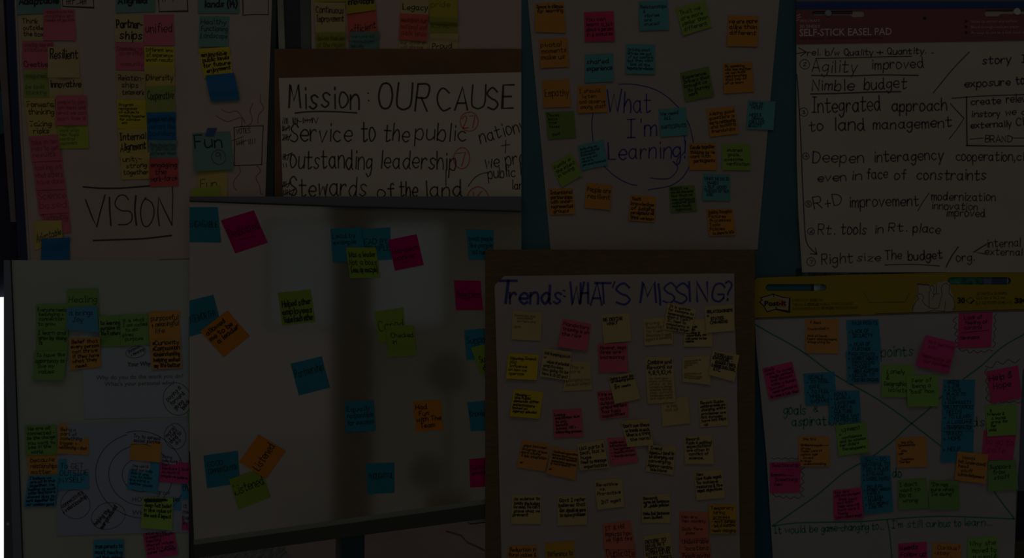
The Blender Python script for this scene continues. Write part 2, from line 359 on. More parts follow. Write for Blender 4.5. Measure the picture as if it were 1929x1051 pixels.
# ---- mission
tag(prism('pin_board', (517, 92, 982, 370), .0080, WALLD, mat((20, 12, 6), 'brown')), 'dark brown pin board behind the mission sheet', 'board')
mis = sheet('m', 'poster_sheet', 'white sheet headed Mission: OUR CAUSE on brown board', [(525, 147), (982, 136), (982, 370), (533, 370), (529, 250)], (41, 37, 31))
for a in (('Mission', 545, 203, 677, 204, 45, 3.2), ('OUR', 712, 205, 804, 208, 49, 3.3), ('CAUSE', 826, 207, 966, 204, 42, 3.2),
          ('Service', 547, 267, 661, 267, 35, 2.5), ('to', 681, 265, 706, 265, 38, 2.6), ('the', 723, 264, 769, 268, 34, 2.5), ('public', 782, 263, 877, 267, 32, 2.4),
          ('outstanding', 547, 316, 700, 318, 36, 2.5), ('leadership', 717, 316, 858, 319, 34, 2.4), ('Stewards', 546, 368, 690, 370, 36, 2.5), ('of', 711, 372, 742, 370, 24, 2.5),
          ('the', 753, 370, 785, 370, 30, 2.5), ('land', 802, 372, 870, 370, 32, 2.5), ('nationwide', 906, 270, 1030, 232, 26, 2.1), ('we provide', 915, 318, 1040, 300, 26, 2.1),
          ('public land', 920, 336, 1018, 328, 20, 1.9), ('land', 965, 357, 995, 355, 17, 1.8)):
    hw('m', mis, *a, rgb=(11, 8, 5))
draw('m', mis, ['556,213 580,210.5 620,210 672,212.5'], 2.6, (11, 8, 5)); draw('m', mis, ['693,175 694,176', '694,189 695,190'], 2.4, (11, 8, 5), 1)
draw('m', mis, ['953,264 952,288', '944,275 960,272', '882,351 893,336 905,328 917,325', '840,320 840,350', '618,375 612,366 612,352'], 1.6, (11, 8, 5))
draw('m', mis, [circ(884, 229, 17, 18, 20), circ(870, 298, 15, 20, 8), circ(901, 374, 20, 22)], 1.8, (42, 13, 7), 1)
hw('m', mis, '27', 872, 242, 896, 240, 22, 2, (42, 13, 7)); hw('m', mis, '7', 862, 314, 880, 312, 26, 2, (42, 13, 7)); hw('m', mis, '16', 890, 384, 912, 382, 22, 2, (42, 13, 7))
for s, x0, y0, x1, h, c in (('|||| |||', 532, 233, 560, 11, (9, 7, 6)), ('||\\|', 552, 232, 571, 10, (9, 7, 6)), ('||||', 574, 231, 588, 7, (24, 9, 6)), ('|V', 588, 232, 600, 11, (7, 6, 5)),
       ('|||/|', 532, 246, 545, 9, (9, 7, 6)), ('2||/', 532, 264, 547, 10, (7, 6, 5)), ('|||/|', 533, 301, 548, 11, (9, 7, 6)), ('||', 534, 315, 540, 7, (9, 7, 6)), ('|||/', 533, 352, 547, 10, (9, 7, 6)), ('||||/', 534, 368, 556, 11, (9, 7, 6))):
    hw('m', mis, s, x0, y0, x1, y0, h, 1.4, c, 1)
draw('m', mis, ['532,246 546,239', '533,262 548,255', '533,296 550,288', '533,351 548,343', '536,366 557,355', '574,227 588,225'], 1.8, (7, 6, 5), 1)
# ---- learning poster on teal fabric
tag(prism('display_panel', [(982, B1), (1500, B1), (1511, 513), (1511, 530), (1422, 530), (1422, 470), (982, 470)], .0020, WALLD, mat((8, 16, 17), 'fabric')), 'dark teal fabric display panel behind the learning poster', 'display panel')
lea = sheet('l', 'poster_sheet', 'white poster sheet headed What I\'m Learning! inside a blue circle', [(994, B1+38), (993, B1), (1471, B1), (1468.6, 0), (1455, 145), (1443, 285), (1427, 470), (1037, 470), (1021, 290), (1008, 150)], (32, 28, 25))
BL = (8, 7, 24)
for a in (('W', 1143, 213, 1170, 212, 42, 2.6), ('hat', 1175, 211, 1226, 211, 39, 2.4), ("I'm", 1181, 258, 1237, 256, 34, 2.4), ('Learning!', 1147, 300, 1290, 298, 33, 2.4)):
    hw('l', lea, *a, rgb=BL)
draw('l', lea, ['1165,158.5 1195,159 1230,167 1255,181 1279,203', '1292,222 1300,240 1306,268', '1117,213 1115,235 1117,266', '1138,313 1160,333 1185,346 1200,349',
     '1289,255 1290,285 1276,300 1276,320 1262,335 1245,337 1225,335', '1298,315 1285,335 1262,350 1221,357.5'], 1.8, BL, 5)
# ---- red easel pad
pad = empty('easel_pad', 'white easel pad with dark red header band and black marker list', 'easel pad')
prism('pad_mount', (1516, B1, BX, 500), .0024, WALLD, mat((30, 27, 22), 'plastic'), pad)
prism('pad_back', [(1501, B1), (BX, B1), (BX, 513), (1512, 513), (1505, 400), (1502, 300)], .0105, .0024, mat((30, 27, 22), 'plastic'), pad)
prism('upper_frame', [(1500, B1), (BX, B1), (BX, 2), (1500, 3)], .0120, .0100, mat((19, 17, 14), 'plastic'), pad)
prism('blue_strip', [(1500, 3), (BX, 2), (BX, 16.5), (1500, 18)], .0135, .0100, mat((4, 8, 19), 'plastic'), pad)
psh = prism('pad_sheet', [(1500.5, 78), (BX, 72), (BX, 513), (1511, 513), (1504, 400), (1501, 300)], .0130, .0106, mat((37, 33, 28), 'sheet'), pad)
def slot(x0, y0, x1, y1, n=5):
    r = (y1-y0)/2; cy = (y0+y1)/2; o = [(x0+r-r*math.sin(math.pi*i/n), cy-r*math.cos(math.pi*i/n)) for i in range(n+1)]
    return o + [(x1-r+r*math.sin(math.pi*i/n), cy+r*math.cos(math.pi*i/n)) for i in range(n+1)]
s1 = [(1530, 23.5), (1534, 21), (1626, 20), (1629, 23), (1629, 29), (1626, 32), (1606, 32.5), (1602, 28.5), (1534, 28.5), (1530, 26.5)]
s2 = [(1855, 21), (1860, 18.5), (BX-8, 16), (BX-8, 27), (1885, 26.5), (1880, 31), (1858, 31), (1855, 28)]
head = curvemesh('header_band', [[(1500, 18.5), (BX, 15.5), (BX, 75), (1500, 82.5)], s1, s2, slot(1738.5, 31, 1745.5, 38, 4)], .0160, .0030, mat((24, 9, 10), 'plastic'), pad)
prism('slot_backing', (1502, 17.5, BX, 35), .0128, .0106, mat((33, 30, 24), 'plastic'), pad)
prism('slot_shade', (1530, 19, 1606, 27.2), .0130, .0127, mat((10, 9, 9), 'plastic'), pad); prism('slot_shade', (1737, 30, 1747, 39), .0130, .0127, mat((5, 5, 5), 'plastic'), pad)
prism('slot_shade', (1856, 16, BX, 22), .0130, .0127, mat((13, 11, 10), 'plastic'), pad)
prism('hook_knob', circ(1560.5, 24.5, 6, 6, 0, 14)[:-1], .0185, .0129, mat((25, 25, 25), 'metal'), pad); prism('hook_knob', circ(1916.5, 21.5, 6.4, 6.4, 0, 14)[:-1], .0185, .0129, mat((46, 46, 44), 'metal'), pad)
PN['q'] = ('', .0160, PN['p'][2])
printed('q', head, 'SELF-STICK EASEL PAD', 1506, 68, 1680, 14, (46, 36, 36), .012, 0, yb1=65.5); printed('q', head, '30 SHEET', 1506, 52.5, 1546, 6, (42, 31, 31), .015)
printed('q', head, 'SKILCRAFT', 1506, 41.5, 1544, 5, (42, 31, 31), 0.005, 2); draw('q', head, ['1501,30 1507,27', '1501,34 1508,32', '1501,39 1505,37'], 2, (38, 28, 28), 1, 'printed_emblem')
printed('q', head, '100% Recyclable - 30% Post-Consumer Recycled Paper', 1507, 74.5, 1664, 4, (16, 6, 8), 0, yb1=72)
for t, x1, y in (('Sticks to almost any surface', 1916, 43), ('Bleed through-resistant paper', 1920, 53.5), ('As easy to use as a Self-Stick note', 1940, 64)):
    printed('q', head, t, 1829, y, x1, 5.4, (42, 29, 29), 0, yb1=y-1)
    ink = Ink(PN['q'][2]); ink.poly([(1818, y-6, .0166), (1824, y-3, .0166), (1818, y, .0166)]); ink.build('printed_arrow', (8, 4, 5), head)
K = (10, 9, 10)
for a in (('rel.', 1521, 105, 1545, 104, 12, 1.6), ('b/w', 1555, 104, 1581, 104, 12, 1.7), ('Quality', 1591, 104, 1645, 104, 12, 1.8), ('+', 1652, 103, 1664, 103, 12, 2), ('Quantity.', 1672, 102, 1744, 101, 12, 1.8),
          ('Agility', 1530, 135, 1614, 137, 24, 1.8), ('improved', 1643, 130, 1740, 128, 19, 2), ('Nimble', 1530, 170, 1608, 170, 20, 2.2), ('budget', 1628, 168, 1707, 166, 22, 2.2),
          ('story', 1851, 121, 1904, 118, 15, 2.2), ('I', 1925, 117, 1932, 117, 14, 2), ('exposure', 1817, 164, 1903, 160, 14, 2.2), ('to', 1914, 159, 1930, 158, 16, 2.4),
          ('Integrated', 1530, 212, 1659, 209, 28, 2.3), ('approach', 1680, 209, 1783, 208, 22, 2.4), ('to', 1525, 248, 1551, 245, 20, 2), ('land', 1572, 246, 1630, 245, 24, 2.3), ('management', 1645, 244, 1792, 239, 20, 2.3),
          ('create', 1829, 198, 1885, 195, 13, 2), ('relevance', 1896, 194, 1970, 190, 15, 2), ('in', 1830, 220, 1843, 220, 12, 2), ('story', 1845, 220, 1884, 219, 12, 1.9), ('we', 1895, 217, 1913, 216, 12, 2), ('can', 1925, 216, 1955, 215, 12, 2),
          ('externally', 1829, 242, 1906, 238, 12, 1.9), ('Clear', 1915, 236, 1960, 233, 14, 2), ('BRAND', 1856, 268, 1907, 267, 12, 1.6),
          ('Deepen', 1531, 306, 1627, 307, 22, 2), ('interagency', 1647, 306, 1777, 300, 21, 2.1), ('cooperation,', 1801, 303, 1912, 303, 18, 2), ('clear', 1916, 302, 1962, 300, 16, 2),
          ('even', 1541, 342, 1593, 341, 16, 2), ('in', 1604, 339, 1623, 339, 18, 2), ('face', 1633, 337, 1672, 336, 20, 2), ('of', 1685, 338, 1706, 338, 18, 2), ('constraints', 1727, 338, 1858, 339, 20, 2.1),
          ('R+D', 1535, 393, 1588, 385, 22, 1.8), ('improvement', 1600, 390, 1731, 387, 21, 2.1), ('modernization', 1755, 377, 1875, 378, 16, 1.8), ('innovation', 1755, 393, 1841, 396, 14, 1.6), ('improved', 1783, 407, 1856, 408, 15, 1.7),
          ('Rt.', 1541, 441, 1572, 442, 20, 1.8), ('tools', 1584, 440, 1632, 441, 21, 2), ('in', 1648, 439, 1664, 439, 17, 2), ('Rt.', 1674, 436, 1708, 436, 16, 1.9), ('place', 1720, 437, 1770, 440, 17, 2),
          ('Right', 1548, 498, 1607, 494, 20, 1.9), ('size', 1614, 492, 1658, 492, 15, 1.8), ('The', 1668, 489, 1698, 488, 17, 1.9), ('budget', 1711, 491, 1775, 486, 17, 2.2), ('org.', 1802, 493, 1835, 491, 16, 1.8),
          ('internal', 1860, 466, 1922, 464, 16, 1.6), ('external', 1856, 479, 1925, 482, 14, 1.6)):
    hw('p', psh, *a, rgb=K)
draw('p', psh, ['1500,101 1518,98', '1505,90 1519,98 1508,106', '1755,100 1759,100', '1537,110 1600,109 1660,107 1717,106'], 1.7, K, 1)
draw('p', psh, ['1529,142 1600,143 1660,141 1730,142'], 2.2, K); draw('p', psh, ['1527,177 1580,176 1640,173.5 1697,172.5'], 2.4, K); draw('p', psh, ['1826,98 1795,130 1758,175', '1793,185 1850,181 1929,178 1965,176'], 1.8, K)
draw('p', psh, ['1821,182 1821,230 1822,274', '1820,274 1870,275 1960,275'], 2.6, K, 1); draw('p', psh, ['1790,195 1816,223 1803,243 1788,262', '1827,262 1852,260', '1908,260 1940,260', '1750,364 1740,378 1729,397'], 1.5, K, 1)
draw('p', psh, ['1805,465 1793,482 1782,503', '1858,460 1834,475 1856,478'], 2.2, K, 1); draw('p', psh, ['1667,499 1720,498 1770,501'], 1.7, K)
draw('p', psh, ['1501,140 1504,180 1508,250 1512,350 1515,410 1518,450 1525,466 1538,478'], 2, (10, 9, 16)); draw('p', psh, ['1526,478 1539,479 1536,467'], 1.8, K, 1)
for cx, cy, r, n in ((1516, 121, 9, '2'), (1514, 211, 8, '3'), (1518, 294, 6, '4'), (1523, 384, 6, '5'), (1528, 436, 6.5, '6'), (1528, 493, 8, '7')):
    draw('p', psh, [circ(cx, cy, r, r)], 1.3, (12, 10, 14), 1); hw('p', psh, n, cx-2.5, cy+3, cx+3, cy+3, 6, 1.2, (12, 10, 14))
# ---- left whiteboard with printed sheets
wb = empty('whiteboard', 'whiteboard with a dark metal left edge, printed sheets and sticky notes', 'whiteboard')
prism('writing_surface', (12, 490, 357, BY), .0100, WALLD, mat((34, 34, 31), 'sheet'), wb)
prism('edge_strip', [(7, 490), (20, 490), (28, 680), (35, 860), (44, BY), (7, BY)], .0145, WALLD, mat((21, 22, 24), 'plastic'), wb)
prism('edge_strip', [(7, 700), (9, 740), (17, 860), (25, BY), (7, BY)], .0165, .0140, mat((14, 14, 14), 'plastic'), wb)
prism('edge_joint', [(19.2, 490), (20.3, 490), (28.3, 680), (35.3, 860), (44.3, BY), (43, BY), (34.2, 860), (27.2, 680)], .0150, .0100, mat((6, 5, 5), 'plastic'), wb)
prism('screw', circ(14.5, 987, 3, 3, 0, 10)[:-1], .0185, .0160, mat((34, 34, 36), 'metal'), wb)
prism('right_edge', [(355.8, 850), (357, 850), (357, BY), (356, BY)], .0140, .0100, mat((6, 6, 5), 'plastic'), wb)
tag(prism('white_gap', (-6, 560, 6.9, BY), .0100, WALLD, mat((255, 255, 255), 'white_glow')), 'bright white gap shown as a glowing strip at the left edge of the whiteboard', 'light')  # gap of white background, made as an emitting strip
w1 = sheet('y', 'printed_sheet', 'white printed sheet headed Your Why on the left whiteboard', [(150, 606), (355.6, 598), (355.6, 785), (160, 789)], (33, 34, 35), .0014)
PN['Y'] = ('left whiteboard', .0134, PN['y'][2])
w2 = tag(prism('printed_sheet', [(108, 800), (355.6, 790), (355.6, 1002), (106, 1009)], .0134, .0102, mat((31, 32, 35), 'sheet')), 'white printed sheet with concentric rings lettered HOW and WHAT', 'poster')
printed('y', w1, 'Your Why', 240, 690, 284, 8, (12, 12, 12), .03, yb1=688.5); printed('y', w1, 'Why do you do the work you do?', 181, 715, 345, 8, (15, 15, 15), 0, yb1=711.5); printed('y', w1, "What's your personal why?", 197, 727, 328, 8, (15, 15, 15), 0, yb1=724.5)
draw('y', w1, [circ(256, 663, 19, 11, -12)], 1, (12, 12, 12), 1); hw('y', w1, 'purpose', 243, 664, 263, 655, 6, .9); hw('y', w1, '+ meaning', 247, 671, 272, 660, 6, .9)
draw('y', w1, [circ(334, 752, 26, 31, -6)], 1, (12, 12, 12), 1)
for a in (('paying it', 317, 756, 342, 731, 8, 1.1), ('forward', 324, 764, 348, 742, 8, 1.2), ('giving', 331, 772, 346, 758, 8, 1.2), ('back', 346, 772, 358, 756, 8, 1.4)): hw('y', w1, *a)
draw('Y', w2, [circ(265, 895, 83, 82, 0, 60), circ(265, 895, 59, 58, 0, 48), circ(264, 895, 33, 32, 0, 36)], 1.1, (10, 10, 10), 1)
printed('Y', w2, 'HOW', 249, 945, 281, 9, (14, 14, 14), 0); printed('Y', w2, 'WHAT', 249, 970, 290, 9, (14, 14, 14), 0)
draw('Y', w2, [circ(330, 822, 20, 24)], 1, (12, 12, 12), 1); draw('Y', w2, [circ(142, 950, 27, 28, -20), circ(204, 972, 32, 25, -22)], .9, (12, 12, 12), 1)
for a in (('moral', 315, 824, 330, 806, 7, 1.1), ('+ right', 320, 829, 336, 811, 7, 1), ('thing to', 323, 836, 342, 816, 7, 1.1), ('do', 333, 838, 341, 830, 7, 1.1), ('connectivity', 118, 957, 157, 929, 8, 1.2), ('+ relationship', 120, 968, 164, 937, 8, 1.3),
          ('helping the', 181, 990, 207, 962, 8, 1.3), ('marginalized', 193, 997, 221, 955, 8, 1.5)): hw('Y', w2, *a)
# ---- central whiteboard on its stand
cw = empty('whiteboard', 'large glossy whiteboard on a wheeled stand in the centre of the display', 'whiteboard')
surf = prism('writing_surface', [(357, 375), (982, 392), (982, 470), (914, 470), (914, 948), (364, 1028), (357, 850)], .0240, WALLD, mat((32, 28, 22), 'glossboard'), cw)
prism('top_rail', [(357, 370), (982, 370), (982, 398), (650, 389), (357, 378)], .0270, WALLD, mat((16, 17, 16), 'plastic'), cw)
prism('top_rail_lip', [(357, 377.5), (650, 388), (982, 397), (982, 399.5), (650, 390.5), (357, 380)], .0300, .0235, mat((5, 5, 5), 'plastic'), cw)
prism('bottom_ledge', [(362, 1018), (914, 941), (914, 951), (364, 1028)], .0262, .0200, mat((23, 23, 20), 'plastic'), cw)
prism('bottom_rail', [(364, 1027), (914, 950), (914, 977), (632, 1015), (480, 1036), (366, 1052)], .0275, -.018, mat((9, 9, 7), 'plastic'), cw)
prism('side_rail', [(357, 850), (358.5, 880), (364, 1000), (367, BY), (360, BY), (357, 1000)], .0265, WALLD, mat((6, 6, 6), 'plastic'), cw)
lgm = prism('leg', [(632, 1012), (645, 1010), (645, 1250), (632, 1250)], -.030, -.05, mat((18, 15, 14), 'metal'), cw)
prism('leg', [(642.5, 1012), (685, 1005), (685, 1250), (642.5, 1250)], -.024, -.045, mat((5, 10, 11), 'plastic'), cw)
box('foot', P(600, 0, 0)[0], P(720, 0, 0)[0], .03, .45, 0, .07, mat((8, 9, 9), 'plastic'), cw)
box('stand_post', P(640, 0, 0)[0], P(684, 0, 0)[0], .03, .06, .06, .55, mat((5, 10, 11), 'plastic'), cw)
tr = empty('marker_tray', 'pale metal tray end sticking out under the central whiteboard', 'tray')
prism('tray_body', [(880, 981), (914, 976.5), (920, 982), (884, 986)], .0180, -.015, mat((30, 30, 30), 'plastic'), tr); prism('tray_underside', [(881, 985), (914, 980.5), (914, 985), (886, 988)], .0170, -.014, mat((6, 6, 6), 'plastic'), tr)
# ---- trends poster
tag(prism('corrugated_board', (914, 470, 1422, BY), .0340, WALLD, mat((18, 13, 6), 'board')), 'dark brown corrugated board behind the trends poster', 'board')
tre = sheet('n', 'poster_sheet', 'white poster sheet headed Trends: WHAT\'S MISSING?', [(933, 536), (950, 520), (1150, 517), (1383, 515), (1384, 600), (1388, 700), (1391, 870), (1395, BY), (946, BY), (940, 880), (936, 690), (931.5, 540)], (32, 29, 26))
NB = (9, 8, 22)
for a in (('T', 936, 571, 968, 571, 42, 5), ('rends', 961, 572, 1057, 572, 34, 4.4), ('W', 1072, 573, 1098, 573, 42, 4), ('H', 1094, 571, 1108, 571, 38, 3.8), ('A', 1113, 574, 1134, 574, 42, 3.8), ('T', 1122, 571, 1152, 571, 38, 3.8),
          ('S', 1162, 574, 1187, 574, 40, 3.6), ('M', 1206, 570, 1236, 570, 38, 3.6), ('I', 1240, 575, 1245, 575, 40, 4), ('S', 1249, 571, 1270, 571, 38, 3.4), ('S', 1271, 571, 1293, 571, 38, 3.4), ('|', 1299, 569, 1300.5, 569, 38, 4),
          ('N', 1313, 568, 1333, 568, 37, 3.8), ('G', 1340, 568, 1362, 568, 34, 3.4), ('?', 1365, 566, 1377, 566, 36, 3.6)):
    if a[0] == 'I': draw('n', tre, ['1240.5,535 1243,555 1244,574'], 4, NB, 1, 'handwriting')
    elif a[0] == '|': draw('n', tre, ['1298,531 1300,568'], 4, NB, 1, 'handwriting')
    else: hw('n', tre, *a, rgb=NB, jit=.01)
draw('n', tre, ['1061,547 1064,548', '1062,557 1065,559', '1158,531 1154,541'], 3, NB, 1)
# ---- yellow easel pad
pad2 = empty('easel_pad', 'white easel pad with a mustard yellow header and green marker cross', 'easel pad')
prism('pad_back', [(1424, 530), (BX, 520), (BX, 600), (1929, 640), (1919, 870), (1911, 1051), (1909, BY), (1460, BY), (1445, 870), (1427, 640)], .0040, .0022, mat((24, 22, 20), 'plastic'), pad2)
p9 = prism('pad_sheet', [(1421.5, 598), (BX, 582), (BX, 600), (1926, 700), (1919.5, 870), (1914, 930), (1911, 1051), (1909, BY), (1460, BY), (1456, 1051), (1444, 860), (1425, 660)], .0085, .0060, mat((33, 31, 29), 'sheet'), pad2)
hd = curvemesh('header_band', [[(1422, 527), (1428, 523), (1600, 517.5), (1800, 513.2), (BX, 513.2), (BX, 582.5), (1929, 583), (1421.6, 599)],
     slot(1442, 535, 1557, 548), slot(1785, 522, 1905, 536)], .0118, .0028, mat((31, 25, 2), 'plastic'), pad2)
draw('e', p9, ['1422,601.5 1560,597 1750,590.5 1960,585'], 1, (22, 20, 17), 1, 'sheet_crease', .0006)
def speck(name, r, rgb, kind='foliage'): return prism(name, r, .0068, .0041, mat(rgb, kind), pad2)
speck('slot_view', (1436, 533, 1528, 550), (7, 16, 19), 'fabric'); speck('slot_view', (1528, 533, 1533.5, 550), (4, 4, 4), 'plastic'); speck('slot_view', (1533.5, 533, 1545, 550), (27, 33, 36), 'foliage'); speck('slot_view', (1545, 533, 1562, 550), (16, 24, 22))
speck('slot_view', (1780, 518, 1853, 540), (7, 20, 15)); speck('slot_view', (1853, 518, 1868, 540), (15, 18, 24), 'fabric'); speck('slot_view', (1868, 518, 1897, 540), (8, 12, 17), 'fabric'); speck('slot_view', (1897, 518, 1899.5, 540), (28, 29, 32), 'plastic'); speck('slot_view', (1899.5, 518, 1912, 540), (8, 10, 14), 'fabric')
tag(prism('window_view', (1511, 505, 1660, 535), .0030, WALLD, mat((14, 24, 24), 'foliage')), 'sliver of leafy view between the two easel pads', 'foliage')
tag(prism('easel_rail', (1500, 505, 1511, 530), .0034, WALLD, mat((4, 5, 6), 'plastic')), 'short black rail piece left of the leafy sliver', 'post')
PN['E'] = ('', .0118, (1422, 510, BX, 600))
YI = (10, 8, 2)
lg = [(1433, 561), (1457, 554), (1474, 560), (1487, 561), (1486, 586), (1463, 582), (1445, 587), (1438, 575), (1431, 569), (1436, 565)]
prism('logo_patch', lg, .0123, .0116, mat((32, 29, 22), 'plastic'), hd)
lo2 = [(x, y) for x, y in [(1440, 567), (1457, 560), (1480, 566), (1480, 580), (1462, 577), (1448, 581)]]
prism('logo_patch', lo2, .0126, .0121, mat((33, 27, 4), 'plastic'), hd); prism('logo_patch', [(1466, 563), (1480, 566), (1480, 579), (1466, 577)], .01275, .0124, mat((36, 19, 4), 'plastic'), hd)
draw('E', hd, [lg+[lg[0]], pts('1457,554 1458,559'), pts('1463,582 1462,578')], 1.5, (4, 3, 2), 1, 'logo_outline', .0010); draw('E', hd, ['1487.5,562 1487,588 1464,583'], 2.4, (4, 3, 2), 1, 'logo_outline', .0011)
printed('E', hd, 'Post-it', 1440, 576, 1481, 9.5, (3, 3, 3), .035, dd=.0016, yb1=575)
for y, seg in ((568.5, (('SUPERSTICKY', 1492, 1524, 0), ('EASEL', 1526, 1541, 1), ('PAD', 1542, 1551, 0))), (576.5, (('TABLEAU', 1493, 1513, 0), ('À FEUILLES', 1515, 1543, 1), ('MOBILES SUPERCOLLANTES', 1545, 1607, 0))), (584, (('SUPERADHESIVAS BLOC', 1493, 1545, 0), ('DE HOJAS', 1547, 1571, 1), ('REPOSICIONABLES', 1574, 1616, 0)))):
    for t, x0, x1, b in seg: printed('E', hd, t, x0, y-(x0-1492)*.02, x1, 5.2, YI if b else (17, 14, 2), .02 if b else 0, yb1=y-(x1-1492)*.02)
printed('E', hd, '30', 1804, 571, 1818, 11, (5, 4, 2), .04); printed('E', hd, '3M', 1911, 571, 1934, 10, (5, 4, 2), .05)
draw('E', hd, ['1820,566 1828,560 1835,565 1827,572 1820,566'], 1.1, YI, 1, 'printed_mark'); draw('E', hd, ['1829,571 1835,566'], 2.4, (5, 4, 2), 1, 'printed_mark')
for t, x0, x1, y in (('25 IN/PO x 30 IN/PO', 1840, 1897, 556), ('63,5 cm x 76,2 cm', 1839, 1893, 564), ('5.2 SQ FT/PP (0,48 m²)', 1839, 1905, 573)): printed('E', hd, t, x0, y, x1, 5.6, YI, 0, yb1=y-1)
fig = pts('1718,588 1720,578 1724,568 1727,562 1727,553 1728,534 1748,536 1752,535 1756,537 1763,536 1764,533 1783,529 1789,534 1790,546 1796,556 1798,568 1799,578 1795,582 1793,587')
prism('drawing_patch', fig, .0123, .0116, mat((33, 30, 24), 'plastic'), hd)
draw('E', hd, ['1719,588 1720,578 1726,567 1731,563 1728,558 1729,554 1735,553 1739,557 1740,561 1737,566 1743,574 1752,580 1758,581', '1751,563 1750,550 1754,546 1751,541 1756,537 1760,541 1759,548 1757,551 1760,555 1757,562',
     '1729,535 1729,552', '1751,580 1750,563', '1768,580 1773,562 1775,554 1773,543 1776,536 1783,533 1789,538 1788,548 1788,553 1795,560 1798,570 1799,580 1795,583', '1758,582 1768,580', '1764,535 1764,553', '1760,554 1771,553', '1779,588 1781,568', '1744,588 1760,584 1778,586'], .8, (8, 7, 5), 1, 'line_drawing', .0010)
draw('E', hd, ['1729,535 1751,537'], 2.2, (13, 10, 15), 1, 'line_drawing', .0010)
draw('E', hd, ['1627,549 1638,570 1705,569 1714,550'], .8, (19, 15, 3), 1, 'band_crease', .0006); draw('E', hd, ['1423,599 1500,596.5 1620,592.5', '1650,591 1929,583'], 1.2, (10, 8, 3), 1, 'band_edge', .0005)
GR = (6, 23, 15)
draw('e', p9, ['1421,610 1450,627 1480,643 1520,668 1560,698 1600,722 1640,744 1680,770 1710,792 1740,815 1775,842', '1456,990 1500,960 1545,928 1590,890 1640,862 1680,832 1712,802 1745,775 1776,745 1815,714 1850,688 1880,660 1910,640 1960,615',
     '1872,925 1890,950 1911,977'], 2.6, GR, 3); draw('e', p9, ['1455,991 1500,985 1560,983.5 1620,982.5 1675,978 1740,973.5 1790,972.5 1850,975 1911,977.5', '1671,979 1676,1005 1680,1051 1682,1090'], 2.4, GR, 3)
for a in (('points', 1660, 672, 1720, 670, 20, 2.2), ('goals', 1476, 781, 1518, 780, 19, 2.3), ('&', 1533, 776, 1541, 776, 10, 1.8), ('aspirations', 1492, 802, 1592, 800, 18, 2.3), ('do', 1681, 899, 1698, 899, 17, 2.2), ('needs', 1795, 804, 1855, 803, 18, 2.3),
          ('It would be', 1459, 1005, 1540, 1002, 14, 1.8), ('game-changing to...', 1548, 1002, 1664, 997, 14, 1.9), ("I'm still", 1681, 995, 1737, 993, 14, 1.8), ('curious to', 1745, 993, 1810, 991, 14, 1.8), ('learn...', 1817, 991, 1868, 990, 14, 1.8)):
    hw('e', p9, *a, rgb=GR)
def squig(a, b, n, amp=4, bend=0):
    o = []
    for i in range(n+1):
        t = i/n; dx, dy = b[0]-a[0], b[1]-a[1]; l = math.hypot(dx, dy); s = amp*(1 if i % 2 else -1)*random.uniform(.4, 1)+bend*math.sin(math.pi*t)
        o.append((a[0]+dx*t-dy/l*s, a[1]+dy*t+dx/l*s))
    return o
draw('e', p9, [squig((1799, 597), (1803, 655), 9), squig((1875, 590), (1872, 655), 9, 3), squig((1806, 658), (1870, 660), 9, 3, 4), squig((1857, 692), (1922, 680), 6, 5, -4), squig((1857, 694), (1861, 758), 8, 5), squig((1866, 758), (1925, 757), 8, 2),
     squig((1453, 864), (1505, 864), 8, 2), squig((1512, 880), (1512, 936), 8, 5), squig((1455, 932), (1510, 936), 8, 3, 4)], 1, (12, 11, 10), 3)
tag(prism('display_panel', [(1422, 530), (1427, 530), (1430, 640), (1446, 870), (1462, BY), (1422, BY)], .0018, WALLD, mat((4, 13, 18), 'fabric')), 'dark blue display panel left of the yellow easel pad', 'display panel')
tag(prism('chair_back', [(1926, 640), (BX, 640), (BX, 925), (1914, 925), (1919, 860)], .0016, WALLD, mat((15, 16, 20), 'fabric')), 'slate blue chair back right of the yellow easel pad', 'chair')
tag(prism('black_bag', [(1915, 925), (BX, 925), (BX, 1010), (1912, 1020)], .0012, WALLD, mat((3, 3, 5), 'fabric')), 'black bag at the lower right corner', 'bag')
tag(prism('cork_panel', [(1912, 1020), (BX, 1008), (BX, BY), (1909, BY)], .0010, WALLD, mat((10, 8, 5), 'board')), 'dark speckled panel in the bottom right corner', 'panel')
# ---------------------------------------------------------------- sticky notes
COL = {'v': dict(pk=(46, 17, 20), te=(18, 27, 24), tn=(38, 32, 20), ye=(40, 34, 14), yb=(42, 36, 6), gr=(28, 30, 12), lm=(33, 35, 8), bl=(4, 18, 29), rd=(44, 13, 12)),
 't': dict(pk=(42, 14, 10), tn=(37, 31, 18), lm=(32, 29, 5), gr=(27, 26, 6), te=(16, 23, 20)),
 'l': dict(og=(39, 23, 5), pk=(41, 6, 15), te=(13, 28, 27), lm=(25, 31, 8), gr=(18, 23, 7)),
 'y': dict(gr=(22, 32, 12), lm=(30, 38, 12), bl=(12, 28, 35), te=(9, 29, 36), og=(45, 28, 9), pk=(46, 9, 22)),
 'c': dict(te=(4, 22, 26), pk=(35, 0, 13), lm=(24, 30, 5), og=(41, 21, 2)),
 'n': dict(tn=(38, 32, 18), ye=(42, 34, 3), pk=(44, 14, 17), og=(42, 25, 8), sm=(46, 19, 13), gd=(40, 27, 4)),
 'e': dict(og=(42, 26, 9), te=(6, 25, 31), pk=(44, 8, 21), lm=(25, 35, 12), gr=(21, 30, 12))}
COL['w'] = COL['v']
CN = dict(pk='pink', te='teal', tn='pale yellow', ye='yellow', yb='bright yellow', gr='green', lm='lime green', bl='blue', rd='red', og='orange', sm='salmon', gd='golden yellow')
